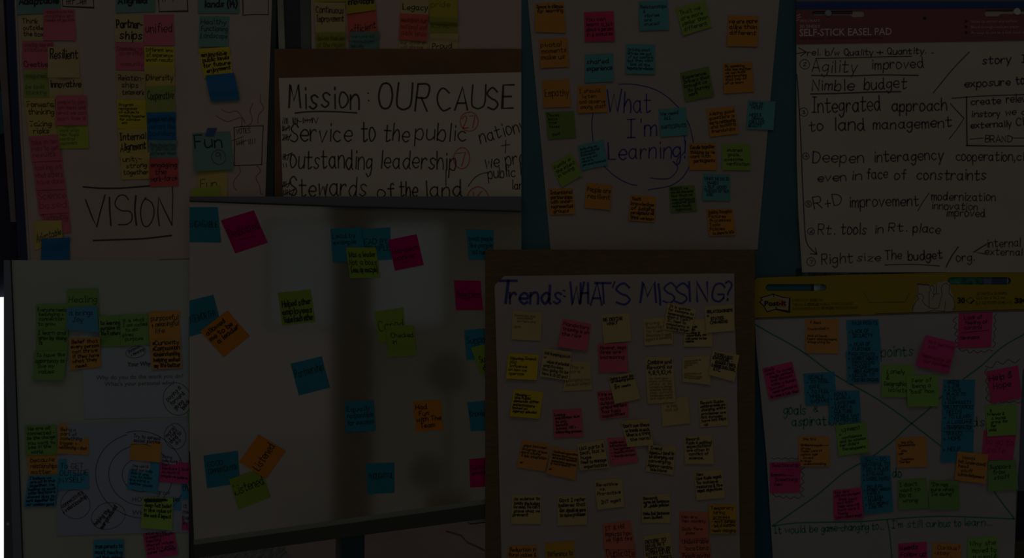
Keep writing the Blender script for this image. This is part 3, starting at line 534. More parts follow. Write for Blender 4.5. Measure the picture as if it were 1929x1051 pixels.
NOTES = '''v|te|32,-15 114,-15 114,24 32,27|Adaptable|t.2 b.62 w3.4 L2
v|te|218,-15 292,-15 292,22 218,24|Aligned|t.2 b.62 w3.4 L2
w|te|373,-15 451,-15 450,25 373,25|Healthy/ lands (14)|t-.3 b.8 w3 L2
v|tn|39,28 83,29 83,77 42,77|Think/outside/the box|w1.4 L1
v|pk|82,17 141,18 143,76 81,76|responsive to new/conditions and/needs of people|t.02 b.42 f|pink sticky note with faint writing beside Think outside note
v|pk|42,77 101,78 101,120 42,120|creating value and/solutions|t.05 b.5 f L1|pink sticky note with faint writing above the Creative note
v|pk|41,98 92,98 92,131 43,131|Creative|t.4 b.95 w1.4
v|gr|44,131 94,131 95,187 45,187|inspired//be bold/thinking|f L1|green sticky note with faint writing left of the Innovative note
v|tn|91,144 155,145 155,187 94,187|innovative|t.1 b.55 w2.2 L1
v|tn|90,88 149,89 150,146 90,146|Resilient|t.1 b.45 w2.2 L2
v|ye|45,185 103,185 105,223 50,223|Forward/thinking|w1.5 L1
v|ye|50,222 107,222 109,259 54,259|Taking/ risks|w1.5 L1
v|lm|108,236 166,236 167,279 110,280|work with/new fuels/control/concept|f L2|lime green sticky note with faint writing right of Taking risks
v|pk|105,180 163,179 165,236 104,236|people to plan/new ideas and/what we can/learn from it|f|pink sticky note with faint writing below the Innovative note
v|pk|73,399 130,395 134,438 90,441|Technology|t.1 b.5 f w1.3 L2|pink sticky note with faint Technology beside the yellow Adaptable note
v|pk|67,355 124,352 130,400 73,404|Science/based|f w1.3 L2|pink sticky note reading faint Science based in the tall pink stack
v|pk|60,303 117,300 124,356 68,358|looking at/what others/have done|f L2|pink sticky note just above the faint Science based note
v|pk|54,257 108,253 117,302 60,305|take on new/risks to get/results|f L2|pink sticky note topmost in the tall pink stack
v|ye|62,416 116,415 118,449 66,472|Adaptable|t.3 b.85 w1.3 L1
v|bl|78,450 132,447 131,495 77,495||L5|plain blue sticky note at bottom left of the vision poster
v|tn|216,27 272,28 270,80 217,79|Partner-/ ships|t.15 b.95 w2.6 L1
v|pk|271,28 327,27 328,85 271,86|unified|t.2 b.65 w1.5 L3
v|pk|217,80 272,80 272,133 218,132|Communication/ diversity// community|f w1.2 L1|pink sticky note with faint writing below the Partnerships note
v|yb|272,87 328,88 328,131 272,130|Different lens/of experience/enrich results|t.05 b.7 w1.1 L2
v|ye|272,126 329,126 329,163 273,163|Diversity|t.1 b.8 w1.4 L1
v|tn|218,133 273,134 274,189 221,188|Relation-/ ships/ teamwork|w1.4 L1
v|yb|220,188 275,188 277,243 221,242|Program/recognizes/all subjects/working together/for success/ etc|w1.1 L1
v|gr|274,163 329,161 330,212 276,212|Cooperative|t.2 b.55 w1.4
v|bl|277,212 331,211 332,265 278,265|people working/across the/boundary|f L2|blue sticky note below the green Cooperative note
v|ye|222,243 277,241 278,290 225,296|Internal/Alignment|w2 L2
v|te|279,264 333,264 333,298 281,298|Removing barriers/to allow new and/different ideas|f L1|teal sticky note with faint lines above the engaging note
v|ye|227,288 282,287 281,337 229,338|unity-/ strong/together|w1.5 L2
v|rd|281,298 335,297 336,350 282,352|engaging/ the/work-force|w1.4 L2
w|te|376,30 432,31 430,88 374,88|Healthy/Functioning/Landscape|w1.1 t.08 b.75 L3
w|yb|374,92 432,88 438,138 384,148|enjoyable/public lands/for future/ enjoyment|w1.9 L2
w|bl|387,142 441,137 452,188 397,191||L12|plain dark blue sticky note curling above the red wavy lines
w|ye|372,322 428,320 428,371 374,371|Fun|t.35 b.7 w1.3 L2|pale yellow sticky note reading Fun on the vision poster
w|lm|361,356 413,349 415,371 361,371||L2|lime green blank sticky note below the pale yellow Fun note
w|te|362,251 434,247 440,319 366,323|Fun|t.04 b.48 w2.6 h1.1 L8|large teal sticky note reading Fun with a circled 9
t|lm|592,-15 651,-15 651,3 592,4||L1|lime green note edge above the Continuous Improvement note
t|tn|592,4 650,6 651,61 594,61|Continuous/Improvement|t.1 b.7 w1.4 L2
t|gr|594,61 651,61 651,96 595,96|Solves families/of the region|f L1|green sticky note below the Continuous Improvement note
t|pk|654,24 709,18 711,60 656,76|efficient|t.4 b.9 w1.4 L3
t|lm|651,-15 707,-15 708,19 653,26|innovations|t.3 b.65 w2.2 L4
t|te|659,60 715,60 714,96 658,96|we use all/resources/wisely|f L3|teal sticky note under the red efficient note
t|tn|757,-10 809,-10 808,29 755,27|Legacy|t.3 b.85 w1.6 L2
t|tn|752,72 806,74 806,96 751,96|our children/will thrive|f L1|pale yellow note under the plain red note
t|pk|754,25 808,28 804,78 751,74|maintain our/national and/public lands|f L5|red sticky note with faint writing below the Legacy note
t|lm|809,-10 862,-10 862,34 809,32|pride|t.3 b.6 f w1.2 L6|lime green sticky note right of the Legacy note
t|gr|809,32 862,34 862,66 809,63|iconic|t.2 b.7 f w1.2 L2|olive green sticky note reading faint iconic
t|tn|810,63 863,63 863,96 810,96|Proud|t.45 b.95 w1.4 L2
l|og|1008,7 1062,4 1066,62 1008,60|Space in silence/for learning|t.03 b.36 w1.4
l|pk|1100,23 1156,21 1158,77 1102,79|You can/learn a lot/about a person/in 6 minutes|t.16 b.85 w1.3
l|te|1203,3 1258,0 1260,56 1204,58|Relationships/ &/ stories/ are/ crucial!|w1.1
l|og|1015,74 1068,71 1072,126 1018,128|pivotal/moments/make us|t.1 b.75 w1.3
l|te|1102,103 1155,100 1156,153 1102,156|shared/experience|t.15 b.62 w1.5
l|te|1179,83 1234,84 1233,140 1179,139|Driving past/drives me out/of our comfort,/but they allow/ look at the/happening for reflection|w1.1
l|lm|1272,16 1328,0 1341,51 1287,67|That we/are more/similar than/different|t.12 b.9 w1.2
l|og|1371,29 1429,30 1427,88 1369,87|we are more/alike than/different|t.1 b.66 w1.4
l|gr|1281,137 1335,125 1345,181 1291,192|Experience/Drivers that/brought us/ to journey/ work|w1.4
l|og|1362,119 1417,117 1420,173 1364,176|By speaking/with one another/we can build/relationships/that help all/of us learn|t.05 b.72 w1.2
l|og|1021,152 1072,148 1075,201 1024,203|Empathy|t.35 b.65 w1.2
l|og|1088,162 1140,160 1144,211 1089,213|I should/ listen/and observe/among staff|t.1 b.88 w1.1
l|gr|1027,211 1081,209 1085,259 1033,262|Places/leave/inner/faces// yes!!|t.05 b.9 w1.1
l|te|1240,206 1292,202 1296,254 1245,258|We need/ ALL//PARTICIPANTS|t.1 b.75 w1.2
l|og|1330,206 1384,200 1391,251 1338,258|Asking good/questions is/key to relationship/and building/friendships|t.1 b.9 w1.3
l|te|1409,189 1461,191 1457,245 1406,243|LIFE IS/ MESSY.//MESS &/ DRAMA/CREATES/BEAUTY|t.05 b.95 w1.2
l|te|1088,274 1137,263 1145,311 1096,321|following my/professional/interests/we are not/alone in/personal interest|w1.1
l|lm|1037,310 1076,288 1097,330 1058,353|Family is/the intent/in loving|t.1 b.65 w1.2
l|og|1297,270 1348,269 1350,320 1299,320|Candle together/thinking as we/work with/ participants|t.08 b.75 w1.4
l|lm|1360,271 1413,271 1414,321 1361,320| shared/ goals,/awesome/ verification|t.15 b.85 w1.2
l|og|1033,356 1079,355 1083,403 1036,405|Intentional/partnerships/with under-/represented/ groups|t.06 b.95 w1.4
l|og|1105,344 1153,348 1150,396 1101,391|People are/resilient|t.12 b.65 w1.3
l|og|1188,367 1236,371 1233,419 1184,415|limit/knowledge/of judging/perceptions we/think we know|t.05 b.96 w1.4
l|gr|1260,351 1308,349 1313,397 1264,400|RESENT we/are not character/tics that we/uses participant/compared good/make family/ approach|t.05 b.97 w1.2
l|te|1325,327 1376,329 1375,379 1323,377|WHAT WE DO IS/ HARD!/- BUT GOOD/THINGS OFTEN/ ARE|w1.2
l|og|1330,394 1380,393 1386,443 1336,445|Guiding thoughts/Pictures/Processes/Tools/Policies/ to share to WSA|t.04 b.98 w1.2
y|gr|68,573 128,572 128,622 69,621|Everyone needs/belonging +/connection/to grow|w1.1 L1
y|gr|126,545 184,543 187,600 127,602|Healing|t.25 b.5 w1.2 L2
y|gr|69,621 128,621 127,678 68,675|I learn and/grow by doing/it|t.02 b.55 w1.3 L1
y|bl|126,580 182,576 187,627 126,621|it brings/ Joy|t.12 b.66 w1.1 L8
y|gr|65,662 126,661 120,716 61,716|To have the/opportunity to/ live my/ values|t.05 b.8 w1.2 L9
y|gr|186,595 228,594 229,652 188,654|to learning/purpose to/life & others|t.15 b.65 w1.4 L2
y|gr|226,593 280,591 283,649 228,652|it is what/I am called/ to do/gives/ purpose|w1.1 L2
y|og|130,638 188,635 190,691 133,697|Belief that/every person/can thrive/if they have/what they/ need.|t.03 b.98 w1.4 L2
y|og|280,588 338,585 340,642 282,645|purposeful/+ meaningful/ life|t.1 b.75 w1.3 L1
y|og|283,640 339,637 343,693 286,696|*Curiosity/*Compassion/*Understanding/helping makes/my life better|w1.8 t.03 b.97 L4
y|gr|352,776 360,773 360,802 354,796||L1|thin green note corner below the paying it forward circle
y|og|51,857 111,855 110,896 54,898|because/relationships/matter|t.1 b.95 w1.2 L1
y|gr|47,802 105,800 108,856 49,858|We are all/connected -/be the change/you want to/see in the/ world|w1.3 t.03 b.97 L2
y|og|111,798 168,799 166,857 107,854|Being a/part of/something/bigger +/relationship + that|w1.1 L2
y|te|110,865 168,864 168,921 108,923|To GET/OUTSIDE/MYSELF|w1.2 t.12 b.8 L3
y|te|54,896 110,894 104,953 45,955|I believe we/are all in this/together. We/belong to each/other and have a/shared duty to/work together for/our common good|w1.5 t.03 b.98 L3
y|bl|284,905 341,908 341,962 284,956| grow/in communities|t.3 b.75 w1.1 L1
y|te|343,885 360,885 360,940 341,940|the|t.5 b.8 w1.2 L1|teal note at the right edge beside the pink Doing note
y|pk|344,941 360,941 360,1000 342,998|it/me/be/in|w1.2 L1|pink note at the right edge below the teal note
y|pk|303,849 360,853 355,912 300,907|Doing/because I/can/because I love/so much if/people we believe|w1.1 L3
y|te|245,867 301,871 296,929 239,920|The world/and our help/this is one/way to make/the world a/better place|w1.1 L4
y|og|248,810 305,814 302,871 244,866|Try to spread/social justice|t.12 b.42 w1.3 L3
y|pk|268,996 325,988 336,1045 277,1054|interested/in keeping people/healthy/shared values/and in a safe/career technology|w1.1 L3
y|lm|270,936 326,938 324,999 265,994|XXXXXX/deep-felt belief/in the value of/the work & impact|t.02 b.66 w1.4 L7
y|te|176,1017 233,1016 234,1085 176,1085|from parents to/most healing/not their children/will be satisfied/to be|w1.4 L2
c|te|345,390 410,390 416,457 345,456| ENGAGABLE|t.4 b.6 w1.3 L1|teal sticky note reading Engagable at the whiteboard's top left corner
c|pk|416,415 478,396 504,457 443,477|Dedicated|t.3 b.62 w1.2 L1
c|lm|523,551 585,545 594,606 532,613|Helped other/employees/Value Each other|t.25 b.98 w2 L1
c|te|345,569 402,555 418,618 345,637|NOTEWORTHY|t.45 b.68 w1.2 L1
c|og|377,624 428,585 470,633 421,673|allowed/me to be/ a leader|t.08 b.65 w2 L1
c|te|672,432 735,428 738,489 676,492|LEAD BY/ EXAMPLE|t.3 b.75 w1.3 L1|teal sticky note reading LEAD BY EXAMPLE in capitals beside the pink Hardest worker note
c|te|622,431 680,428 690,492 627,494|Lead by/example|t.15 b.5 w1.2 L1|leftmost of the two teal Lead by example notes above the lime note
c|lm|651,466 708,466 716,523 659,524|Was a leader/Not a boss/(lead by example)|t.12 b.85 w1.4 L2
c|pk|731,452 785,441 798,499 744,510|Hardest/worker|t.3 b.75 w1.2 L2
c|te|878,432 930,433 930,489 883,489|treat people/like people/ not numbers|t.2 b.85 w1.1 L1
c|pk|855,528 905,529 910,584 859,584|Relentless|t.35 b.62 w1.2 L2
c|lm|705,587 760,579 765,640 714,646|Cared|t.35 b.7 w1.2 L1
c|lm|726,613 779,613 785,669 732,673| Checked/ in|t.22 b.62 w1.3 L2
c|te|874,622 928,617 928,676 879,678|Support|t.25 b.5 w1.2 L1
c|lm|887,655 935,642 950,700 906,706| Support/ during|t.35 b.9 w1.5 L2
c|te|547,685 606,671 621,730 563,745|Partnership|t.22 b.5 w1.2 L1
c|te|648,757 704,753 708,811 652,815|Equally/responsible/for success|t.15 b.8 w1.2 L1
c|og|777,757 830,753 835,809 785,814|Had/ Fun/with The/ Team|t.1 b.92 w1.6 L1
c|te|880,758 930,753 932,811 887,812|Knowledge|t.3 b.55 w1.2 L1
c|te|383,858 448,849 451,910 390,920|GOOD/COMMUNICATION|t.2 b.6 w1.1 L1
c|lm|431,903 492,882 509,937 449,960|Listened|t.25 b.6 w1.5 L1
c|og|450,870 487,818 538,850 501,902|Listened|t.42 b.72 w1.5 L1
c|te|689,873 743,871 743,928 693,931|THOUGHTFUL|t.35 b.55 w1.2 L1
c|pk|884,865 930,861 930,916 886,918|Confident/leader|t.2 b.6 w1.1 L1
n|tn|966,585 1021,588 1019,642 963,639|Community and/ some money/ are here and//gone|f t.1 b.6|pale yellow sticky note with faint writing under the word Trends
n|pk|1060,600 1114,610 1106,662 1051,653|Mandatory/training is on/the rise|t.08 b.6 w1.3 L6
n|tn|1132,593 1185,589 1190,642 1138,647|RE DEFINE/ WHAT|t.12 b.4 w1.6
n|ye|958,665 1015,668 1011,716 953,713|Missing Trend:/NGO/Influence/on how we/operate|w1.2 L7
n|tn|1072,681 1112,681 1115,734 1060,737|This is/more//changing now/(we must adapt)|f L2|pale yellow note with faint writing right of the 15-20 years note
n|tn|1024,656 1077,663 1071,717 1017,709|Not keeping pace/w/ values of potential/employees/Now going to be/here in 15-20 yrs?|w1.3 t.08 b.95 L5
n|pk|1127,648 1181,646 1183,700 1128,702|However, mega/fires are/increasing|t.05 b.55 w1.3 L3
n|ye|968,733 1024,738 1016,789 960,784|Missing/the Public/demands differ/expectations/based on/Agency mission|w1.4 L6
n|pk|1041,772 1095,769 1099,822 1044,825|Losing/employees due/to pay/benefit/issues, HR +/onboarding process|w1.4 L3
n|pk|1124,738 1180,733 1185,784 1132,790|Fire season/activity/outpacing/preparedness/has fuels/capabilities|w1.4 t.04 b.97 L3
n|tn|1145,709 1193,701 1207,751 1158,761|Doing a poor job/of keeping pace/ w/ IMT needs|t.05 b.5 w1.4 L5
n|og|984,828 1037,837 1027,888 973,880|gaps between/program areas/more siloing/& less integration//er|w1.2 L3
n|og|1042,841 1092,850 1083,904 1028,892|Continued separation/between fire & resource/due to modern agreements/segmentation movements/& retirement//er|w1.1 L4
n|pk|1144,825 1190,823 1203,870 1151,877|Address/infrastructure/- targeted/- mobilization/- manipulation/-|w1.3 L3
n|tn|1087,836 1137,828 1147,881 1092,886|UAS parts &/tech, but is/huge/Need to manage/ expectations|w1.4 t.12 b.97 L3
n|tn|1169,793 1223,788 1231,838 1182,842|Don't see these/as trends so much./When is a trend/ the norm?|w1.4 t.12 b.82 L5
n|tn|1245,752 1296,747 1300,797 1248,803|Data/ is key/ not all|f t.05 b.5|pale yellow note with faint writing tucked under the Combine note
n|tn|1215,672 1267,673 1273,757 1220,761|Combine and/Re-word as/4,8,9,10,14|w1.6 t.06 b.4 L3
n|tn|1212,600 1267,596 1268,647 1214,651|Growing/Resource need/for Fuels/Reduction & mgmt/support is increasing|f|pale yellow note with faint reddish lines left of the quicker note
n|tn|1290,602 1342,600 1342,653 1288,653|/ funds/ mills./funding is/uncertain, am/will need to be/nimble.|w1.4 L3
n|tn|1258,570 1312,582 1301,628 1250,620|It is quicker/for someone to/become an enforcement/than a Type 1/IC. Need to/competency is/training longer.|w1.3 t.04 b.98 L4
n|tn|1327,577 1382,573 1383,623 1331,627|RELATIONSHIPS/w/ STATES/ CHANGING|w1.7 t.15 b.7 L4
n|tn|1286,673 1336,670 1339,725 1286,719|Agency needs to/recruit & hire/to build/for///expectations of/& science in mgmt/New generation|f L4|pale yellow note with faint writing left of the Increased exposure note
n|tn|1343,658 1393,669 1383,719 1335,706|INCREASED/EXPOSURE -/ BIGGER FIRES,/LARGER DURATION,/ ETC.|w1.6 t.1 b.8 L4
n|tn|1316,753 1367,748 1372,801 1319,805|Rework Guide:/workforce needs are/changing, entire/processes are/not dynamic/have not kept/ up|w1.4 t.06 b.97 L2
n|tn|1222,838 1274,841 1268,894 1216,888|Trend/Agencies tend to/be diverging, not/converging./Agency-centric/ missions|w1.5 t.04 b.98 L3
n|tn|1289,822 1342,819 1345,874 1290,874|Reword:/Public & political/expectations/are often in/ conflict of/ science.|w1.4 t.05 b.85 L4
n|tn|1307,888 1360,884 1366,938 1312,942|New/Use fuels mgmt/to achieve/resource & fire/mgmt objectives.|w1.6 t.05 b.75 L3
n|tn|1209,932 1262,930 1263,985 1209,985|Reword:/Agree 1st Sentence/of ...public policies//Make 2nd Sentence/own bullet.|w1.6 t.07 b.88 L2
n|tn|1119,904 1171,901 1176,954 1126,960|Re-active/ vs./Pro-active// IMT mgmt|w1.4 t.1 b.85 L4
n|tn|964,932 1020,932 1019,987 963,987|No science to/justify the budget/we need. We can't/prove what we/prevent|w1.5 t.08 b.76 L3
n|tn|1050,934 1105,933 1106,988 1050,990|Govt I refer/believes that/Gov. should do more/to solve problems|w1.5 t.07 b.75 L3
n|sm|1139,1029 1197,1027 1201,1085 1143,1085|Duplicate|t.1 b.4 w1.2 L1
n|sm|1135,987 1188,980 1196,1034 1138,1034|IT & HR/impacts how/we fight fire|t.1 b.75 w1.2 L2
n|tn|1212,1010 1263,1002 1271,1085 1216,1085|DESIRE TO/HAVE PFT/POSITION BY/ENTRY LEVEL/ EMPLOYEES|w1.6 t.1 b.62 L3
n|sm|1281,1036 1339,1034 1341,1085 1283,1085|People moving/ out|t.1 b.6 w1.2 L1
n|sm|1280,1010 1336,1009 1338,1040 1281,1041|Undesirable/ locations|t.1 b.95 w1.2 L1
n|sm|1280,963 1334,965 1335,1013 1281,1016|New era/New society//Daily farm/ show|w1.2 L1
n|gd|1334,950 1386,950 1388,1005 1339,1005|Temporary/ hiring/ process/- most denied/- lack of incentives/needs changing|w1.2 t.05 b.97 L5
n|og|956,1028 1012,1027 1013,1085 956,1085|Reduction in/Rural values &/Light|t.05 b.55 w1.3 L3
n|gd|1027,1023 1080,1018 1084,1085 1028,1085|Difference to|t.28 b.45 w1.2 L6
e|og|1517,601 1579,601 1579,666 1518,665| P. Best//Frustrated w//lack of basic/Fears abandonment/integrating to|w1 t.06 b.72 L2
e|te|1594,603 1655,601 1660,663 1598,663| PAIN POINTS//> LACK OF/ SECURITY//> FEAR OF/ FURTHER|w1.2 t.04 b.97 L1
e|te|1594,661 1657,661 1657,721 1597,722|PAIN POINTS/> WORRY ABOUT/ PROVIDING/> CONCERN/ ABOUT ACCEPTING/> DECIDE TO/ FIND BELONGING|w1.2 t.03 b.97 L3
e|pk|1806,590 1870,587 1867,654 1805,656| Lack of/ feeling of/ control//Newness|w1.3 t.06 b.78 L1
e|pk|1744,631 1802,645 1787,704 1725,689| Not getting/ info//Separation of/ our systems|f L12 t.1 b.85|pink sticky note bulging out above the Fear of being note
e|pk|1436,694 1492,681 1507,739 1450,753|Goals/want to avoid/ family contact/ and discuss/ within a human/Success/ remain connected to/to come & talk then|w1.2 t.03 b.98 L4
e|te|1513,704 1572,700 1577,762 1518,764| GOALS/> TO FEEL/ SAFE/> TO FEEL/ WHOLE/ (WOMAN)|w1.2 t.06 b.95 L2
e|te|1562,737 1619,735 1622,796 1562,796| GOALS/> LEARN A/ LANGUAGE/> LEARN A/ CULTURE/> VIABLE WAY/ TO PROVIDE|w1.2 t.04 b.98 L2
e|og|1504,822 1562,822 1563,879 1505,878| Say to's//Brilliant want/of you/Taken care of/carbon age/ Invest/in their/ understanding|w1 t.03 b.98 L4
e|lm|1574,802 1630,795 1637,851 1580,859| TO PARENT/w/ confidence/and to assess/her child's/ Development|w1.2 L4
e|lm|1661,687 1722,688 1722,749 1661,748| Lonely/ &/Geographically/ isolated|w1.2 L3
e|lm|1707,708 1767,705 1769,765 1710,766| Fear of/ being a/"bad" mom|w1.2 t.08 b.6 L6
e|te|1774,809 1835,809 1832,870 1772,871| NEEDS/> HOPE//> HELP|w1.3 t.02 b.7 L2
e|te|1775,760 1836,760 1834,811 1774,812|(ACCEPTANCE)/ NEEDS/> TO LEARN/ A LANGUAGE/> TRANSPORTATION|w1.2 t.02 b.97 L1
e|te|1777,715 1837,715 1835,763 1775,763| NEEDS/> A JOB/> A SAFE/ PLACE TO/ LIVE/> COMMUNITY|w1.2 t.02 b.97 L1
e|pk|1858,700 1918,688 1925,749 1868,760|Help &/ Hope|t.12 b.62 w1.5 L4
e|pk|1853,810 1914,818 1908,867 1850,866|to go to/ safe|f L1 t.2 b.8|dark pink sticky note between two lime notes near the chair
e|og|1688,825 1744,822 1747,879 1690,881| Say & Do/Consistently/w/ kids/self// Complains/Therapy|w1 L3
e|lm|1855,763 1915,761 1915,819 1860,822| &/Friends &/ a social/ group for/ her/child|w1.2 L3
e|gr|1862,868 1914,866 1918,922 1861,926|Support/ from/ staff|t.12 b.65 w1.3 L5
e|og|1804,850 1862,856 1856,911 1798,904| Wants/felt (understood)/head/ stuff/Acknowledgement|w1.1 L5
e|gr|1690,904 1745,900 1749,957 1693,960|I don't/want to/Do it/ wrong|w1.2 t.1 b.8 L4
e|gr|1750,904 1806,906 1808,960 1750,960|"I'm not/sure what/I'm doing"|w1.3 t.08 b.55 L4
e|te|1621,859 1677,858 1679,909 1623,910| SAY - DO/GRATEFUL TO/FIND A PLACE/> ENGAGE/> WORK HARD|w1.1 t.05 b.95 L1
e|te|1623,906 1679,906 1683,964 1628,969| SAY & DO/> WORRY ABOUT/ FAMILY/> I'M STILL/ FEARFUL/> FEW PEOPLE/ LIKE ME.|w1.2 L3
e|pk|1569,923 1622,919 1627,976 1571,980|Say to's/why can you learn/ think past/ how know/ help and will/ have care &/ family/Learn others magic|w1.2 t.03 b.97 L3
e|pk|1450,871 1508,871 1507,927 1451,929|Relationship//Learn/ Something/ new|w1.2 t.02 b.8 L2
e|pk|1692,1024 1746,1020 1748,1085 1693,1085|Needs/Follow up|w1.6 t.05 b.45 L2
e|og|1756,1022 1811,1024 1811,1085 1755,1085| Curious?/-stay/ -resources|w1 t.06 b.55 L2
e|lm|1822,1013 1878,1010 1882,1085 1824,1085|Why she/ moved to/ a rural &|w1.2 t.08 b.6 L3'''
FL = {}                                   # notes already up, per panel, for stacking
NU, NV = 6, 10
def bil(c, u, v): return tuple((c[0][k]*(1-u)+c[1][k]*u)*(1-v)+(c[3][k]*(1-u)+c[2][k]*u)*v for k in (0, 1))
def inv(c, x, y):
    u = v = .5
    for _ in range(6):
        p = bil(c, u, v); ex, ey = x-p[0], y-p[1]
        a = ((c[1][0]-c[0][0])*(1-v)+(c[2][0]-c[3][0])*v, (c[1][1]-c[0][1])*(1-v)+(c[2][1]-c[3][1])*v)
        b = ((c[3][0]-c[0][0])*(1-u)+(c[2][0]-c[1][0])*u, (c[3][1]-c[0][1])*(1-u)+(c[2][1]-c[1][1])*u)
        dt = a[0]*b[1]-a[1]*b[0]
        if abs(dt) < 1e-6: break
        u += (ex*b[1]-ey*b[0])/dt; v += (a[0]*ey-a[1]*ex)/dt
    return u, v
def hsample(g, u, v):
    fu = min(max(u, 0), .9999)*NU; fv = min(max(v, 0), .9999)*NV; i, j = int(fu), int(fv); a, b = fu-i, fv-j
    return (g[j][i]*(1-a)+g[j][i+1]*a)*(1-b)+(g[j+1][i]*(1-a)+g[j+1][i+1]*a)*b
def clean(t): return ''.join(ch for ch in t if ch.isalnum() or ch in " -'").strip()
seen = set()
def make_note(line):
    f = line.split('|'); pn, ck, cs, text = f[:4]; op = f[4] if len(f) > 4 else ''; lab = f[5] if len(f) > 5 else None
    o = dict(t=.12, b=.86, w=1.2, L=3, h=1.0); faint = False
    for q in op.split():
        if q == 'f': faint = True
        else: o[q[0]] = float(q[1:])
    c = pts(cs); ph, d, R = PN[pn]; rgb = COL[pn][ck]; key = 'v' if pn == 'w' else pn
    sk = random.uniform(-.4, .4); lift = o['L']*.001
    own = [[.0008 + lift*(max(0, (j/NV)-.12)/.88)**1.6*(1+sk*(2*i/NU-1)) + (.0006*abs(2*i/NU-1)**2*(j/NV)) for i in range(NU+1)] for j in range(NV+1)]
    if o['L'] >= 12:                      # strongly bowed note: the middle stands off, the bottom comes back in
        own = [[.001 + .010*math.sin(min(1, j/NV*1.25)*2.4)**2 + .003*(j/NV) for i in range(NU+1)] for j in range(NV+1)]
    und = FL.setdefault(key, []); base = [[0]*(NU+1) for _ in range(NV+1)]
    bx = (min(p[0] for p in c), min(p[1] for p in c), max(p[0] for p in c), max(p[1] for p in c))
    near = [n for n in und if not (n[2][0] > bx[2] or n[2][2] < bx[0] or n[2][1] > bx[3] or n[2][3] < bx[1])]
    if near:
        for j in range(NV+1):
            for i in range(NU+1):
                x, y = bil(c, i/NU, j/NV)
                for (cc, g, b_) in near:
                    for dx, dy in ((0, 0), (6, 0), (-6, 0), (0, 6), (0, -6)):
                        u, v = inv(cc, x+dx, y+dy)
                        if -.04 < u < 1.04 and -.04 < v < 1.04: base[j][i] = max(base[j][i], hsample(g, u, v))
        b2 = [[max(base[jj][ii] for jj in range(max(0, j-1), min(NV, j+1)+1) for ii in range(max(0, i-1), min(NU, i+1)+1)) for i in range(NU+1)] for j in range(NV+1)]
        base = b2
    gap = .0011
    g = [[max(own[j][i], base[j][i]+gap+own[j][i]*.5 if base[j][i] else 0) for i in range(NU+1)] for j in range(NV+1)]
    lim = .0115
    g = [[min(q, lim+.0*q) if q < lim else lim+(q-lim)*.4 for q in r] for r in g]
    und.append((c, g, bx))
    vs = []; fs = []; idx = {}
    for j in range(NV):
        for i in range(NU):
            quad = [bil(c, a/NU, b/NV)+(d+g[b][a],) for a, b in ((i, j), (i, j+1), (i+1, j+1), (i+1, j))]
            if not all(inside(R, q[0], q[1]) for q in quad): quad = clip(quad, R)
            if len(quad) < 3: continue
            ids = []
            for q in quad:
                k = (round(q[0], 2), round(q[1], 2))
                if k not in idx: idx[k] = len(vs); vs.append(P(*q))
                ids.append(idx[k])
            ids = list(dict.fromkeys(ids))
            if len(ids) > 2: fs.append(tuple(ids))
    if not fs: print('no faces', line[:60]); return
    ob = link('sticky_note', vs, fs, mat(rgb), None, True)
    if not lab: lab = '%s sticky note reading %s on the %s' % (CN[ck], ' '.join(clean(text.replace('/', ' ')).split()[:6]), ph)
    if lab in seen: print('DUP LABEL', lab)
    seen.add(lab)
    if len(lab.split()) > 16: print('LONG', lab)
    tag(ob, lab, 'sticky note', 'sticky notes on the '+ph)
    # writing that follows the curl of the note
    if not text.strip('/ '): return ob
    lines = text.split('/'); n = len(lines); sp = (o['b']-o['t'])/n
    wpx = math.hypot(c[1][0]-c[0][0], c[1][1]-c[0][1]); hpx = math.hypot(c[3][0]-c[0][0], c[3][1]-c[0][1])
    rgbi = tuple(int(v*.66) for v in rgb) if faint else ((6, 5, 5) if o['w'] >= 1.35 else (8, 7, 7))
    if not faint and o['w'] < 1.35: rgbi = tuple(int(4+v*.14) for v in rgb)
    ink = Ink(R); cap = min(sp*.86*(.85 if n > 1 else 1), .3)*hpx*o['h']; ind = 0
    for li, t in enumerate(lines):
        ts = t.strip()
        if not ts: continue
        ind = random.uniform(.14, .2) if t.startswith(' ') else random.uniform(.05, .09)
        st, tw = strokes(ts, 2 if cap < 9 else 4, .07); wd = min(tw*cap*1.12, wpx*(.95-ind)); sx = wd/tw/wpx
        vb = o['t']+sp*(li+.82); sl = random.uniform(-.02, .01)
        for s in st:
            q = []
            for a, b in s:
                u, v = ind+a*sx, vb-b*cap/hpx+sl*a*.2; x, y = bil(c, u, v); q.append((x, y, d+hsample(g, u, v)+.0006))
            ink.stroke(q, o['w']*(.85 if faint else .88))
    ink.build('handwriting', rgbi, ob)
    return ob
objs = [make_note(l) for l in NOTES.split('\n')]
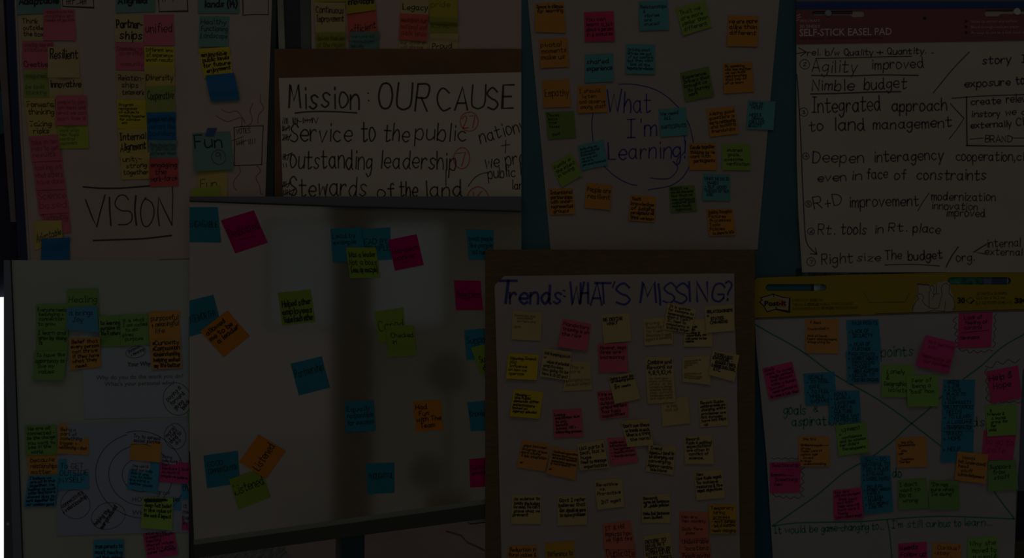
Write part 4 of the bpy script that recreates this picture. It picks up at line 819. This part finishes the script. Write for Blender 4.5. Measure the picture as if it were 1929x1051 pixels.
def on_note(i, shapes, w, rgb):           # extra marks on a note (circles, underlines)
    ob = objs[i]; f = NOTES.split('\n')[i].split('|'); c = pts(f[2]); key = 'v' if f[0] == 'w' else f[0]
    n = [q for q in FL[key] if q[0] == c][0]; ink = Ink(PN[f[0]][2])
    for s in shapes:
        p = pts(s) if isinstance(s, str) else s; q = []
        p = [tuple(a[k]+(b[k]-a[k])*t/6 for k in (0, 1)) for a, b in zip(p, p[1:]) for t in range(6)]+[p[-1]]
        for x, y in p:
            u, v = inv(c, x, y); q.append((x, y, PN[f[0]][1]+hsample(n[1], u, v)+.0007))
        ink.stroke(q, w)
    ink.build('drawn_line', rgb, ob)
def find(s): return [i for i, l in enumerate(NOTES.split('\n')) if s in l][0]
fi = find('362,251'); on_note(fi, [circ(412, 296, 13, 14)], 1.1, (20, 9, 8)); on_note(fi, ['414,288 409,287 406,291 408,295 413,293 415,288 416,301'], 1.2, (20, 9, 8))
for s, sh in (('Dedicated', ['451,451 480,445']), ('Hardest', ['751,496 771,491']), ('Relentless', ['868,562 888,564']), ('Missing Trend', ['962,676 1006,677']), ('Missing/the', ['971,743 1000,745']),
              ('Temporary', ['1342,978 1382,980']), ('Lack of', ['1811,627 1863,622']), ('Relationship//', ['1452,894 1495,896']), ('Say to\'s//Brill', ['1507,838 1561,839']), ('You can', ['1135,50 1149,48']), ('XXXXXX', ['272,941 315,942', '272,943 312,940', '274,945 314,943'])):
    on_note(find(s), sh, 2.5 if s == 'XXXXXX' else 1, (7, 6, 6))
# blue tape over the large Fun note
n = [q for q in FL['v'] if q[0] == pts('362,251 434,247 440,319 366,323')][0]
hh = PN['v'][1]+.0022
tag(prism('tape', [(391, 241), (409, 241), (402, 257), (386, 256)], hh, hh-.0004, mat((9, 13, 24), 'plastic')), 'short strip of dark blue tape holding the large teal Fun note', 'tape')
# second ink (faint reddish lines) on the Combine note
ob = objs[find('Combine and')]; f = pts('1215,672 1267,673 1273,757 1220,761'); g = [q for q in FL['n'] if q[0] == f][0][1]; ink = Ink(PN['n'][2])
for k, t in enumerate(('no changes -', 'many critical', 'what is to', 'recreate a change', 'complex things', 'stay current', 'landscape mostly', 'and mgmt plan')):
    st, tw = strokes(t, 2)
    for s in st:
        ink.stroke([(bil(f, .1+a*.8/tw, .48+k*.062-b*.045)+(PN['n'][1]+hsample(g, .1+a*.8/tw, .48+k*.062)+.0006,)) for a, b in s], .9)
ink.build('handwriting', (27, 19, 11), ob)
# vertical stroke on the learning poster continues between two notes: part of the poster (drawn above)
for o in C.objects:
    if o.type == 'MESH' and o.name.startswith('sticky_note'): o.data.validate()
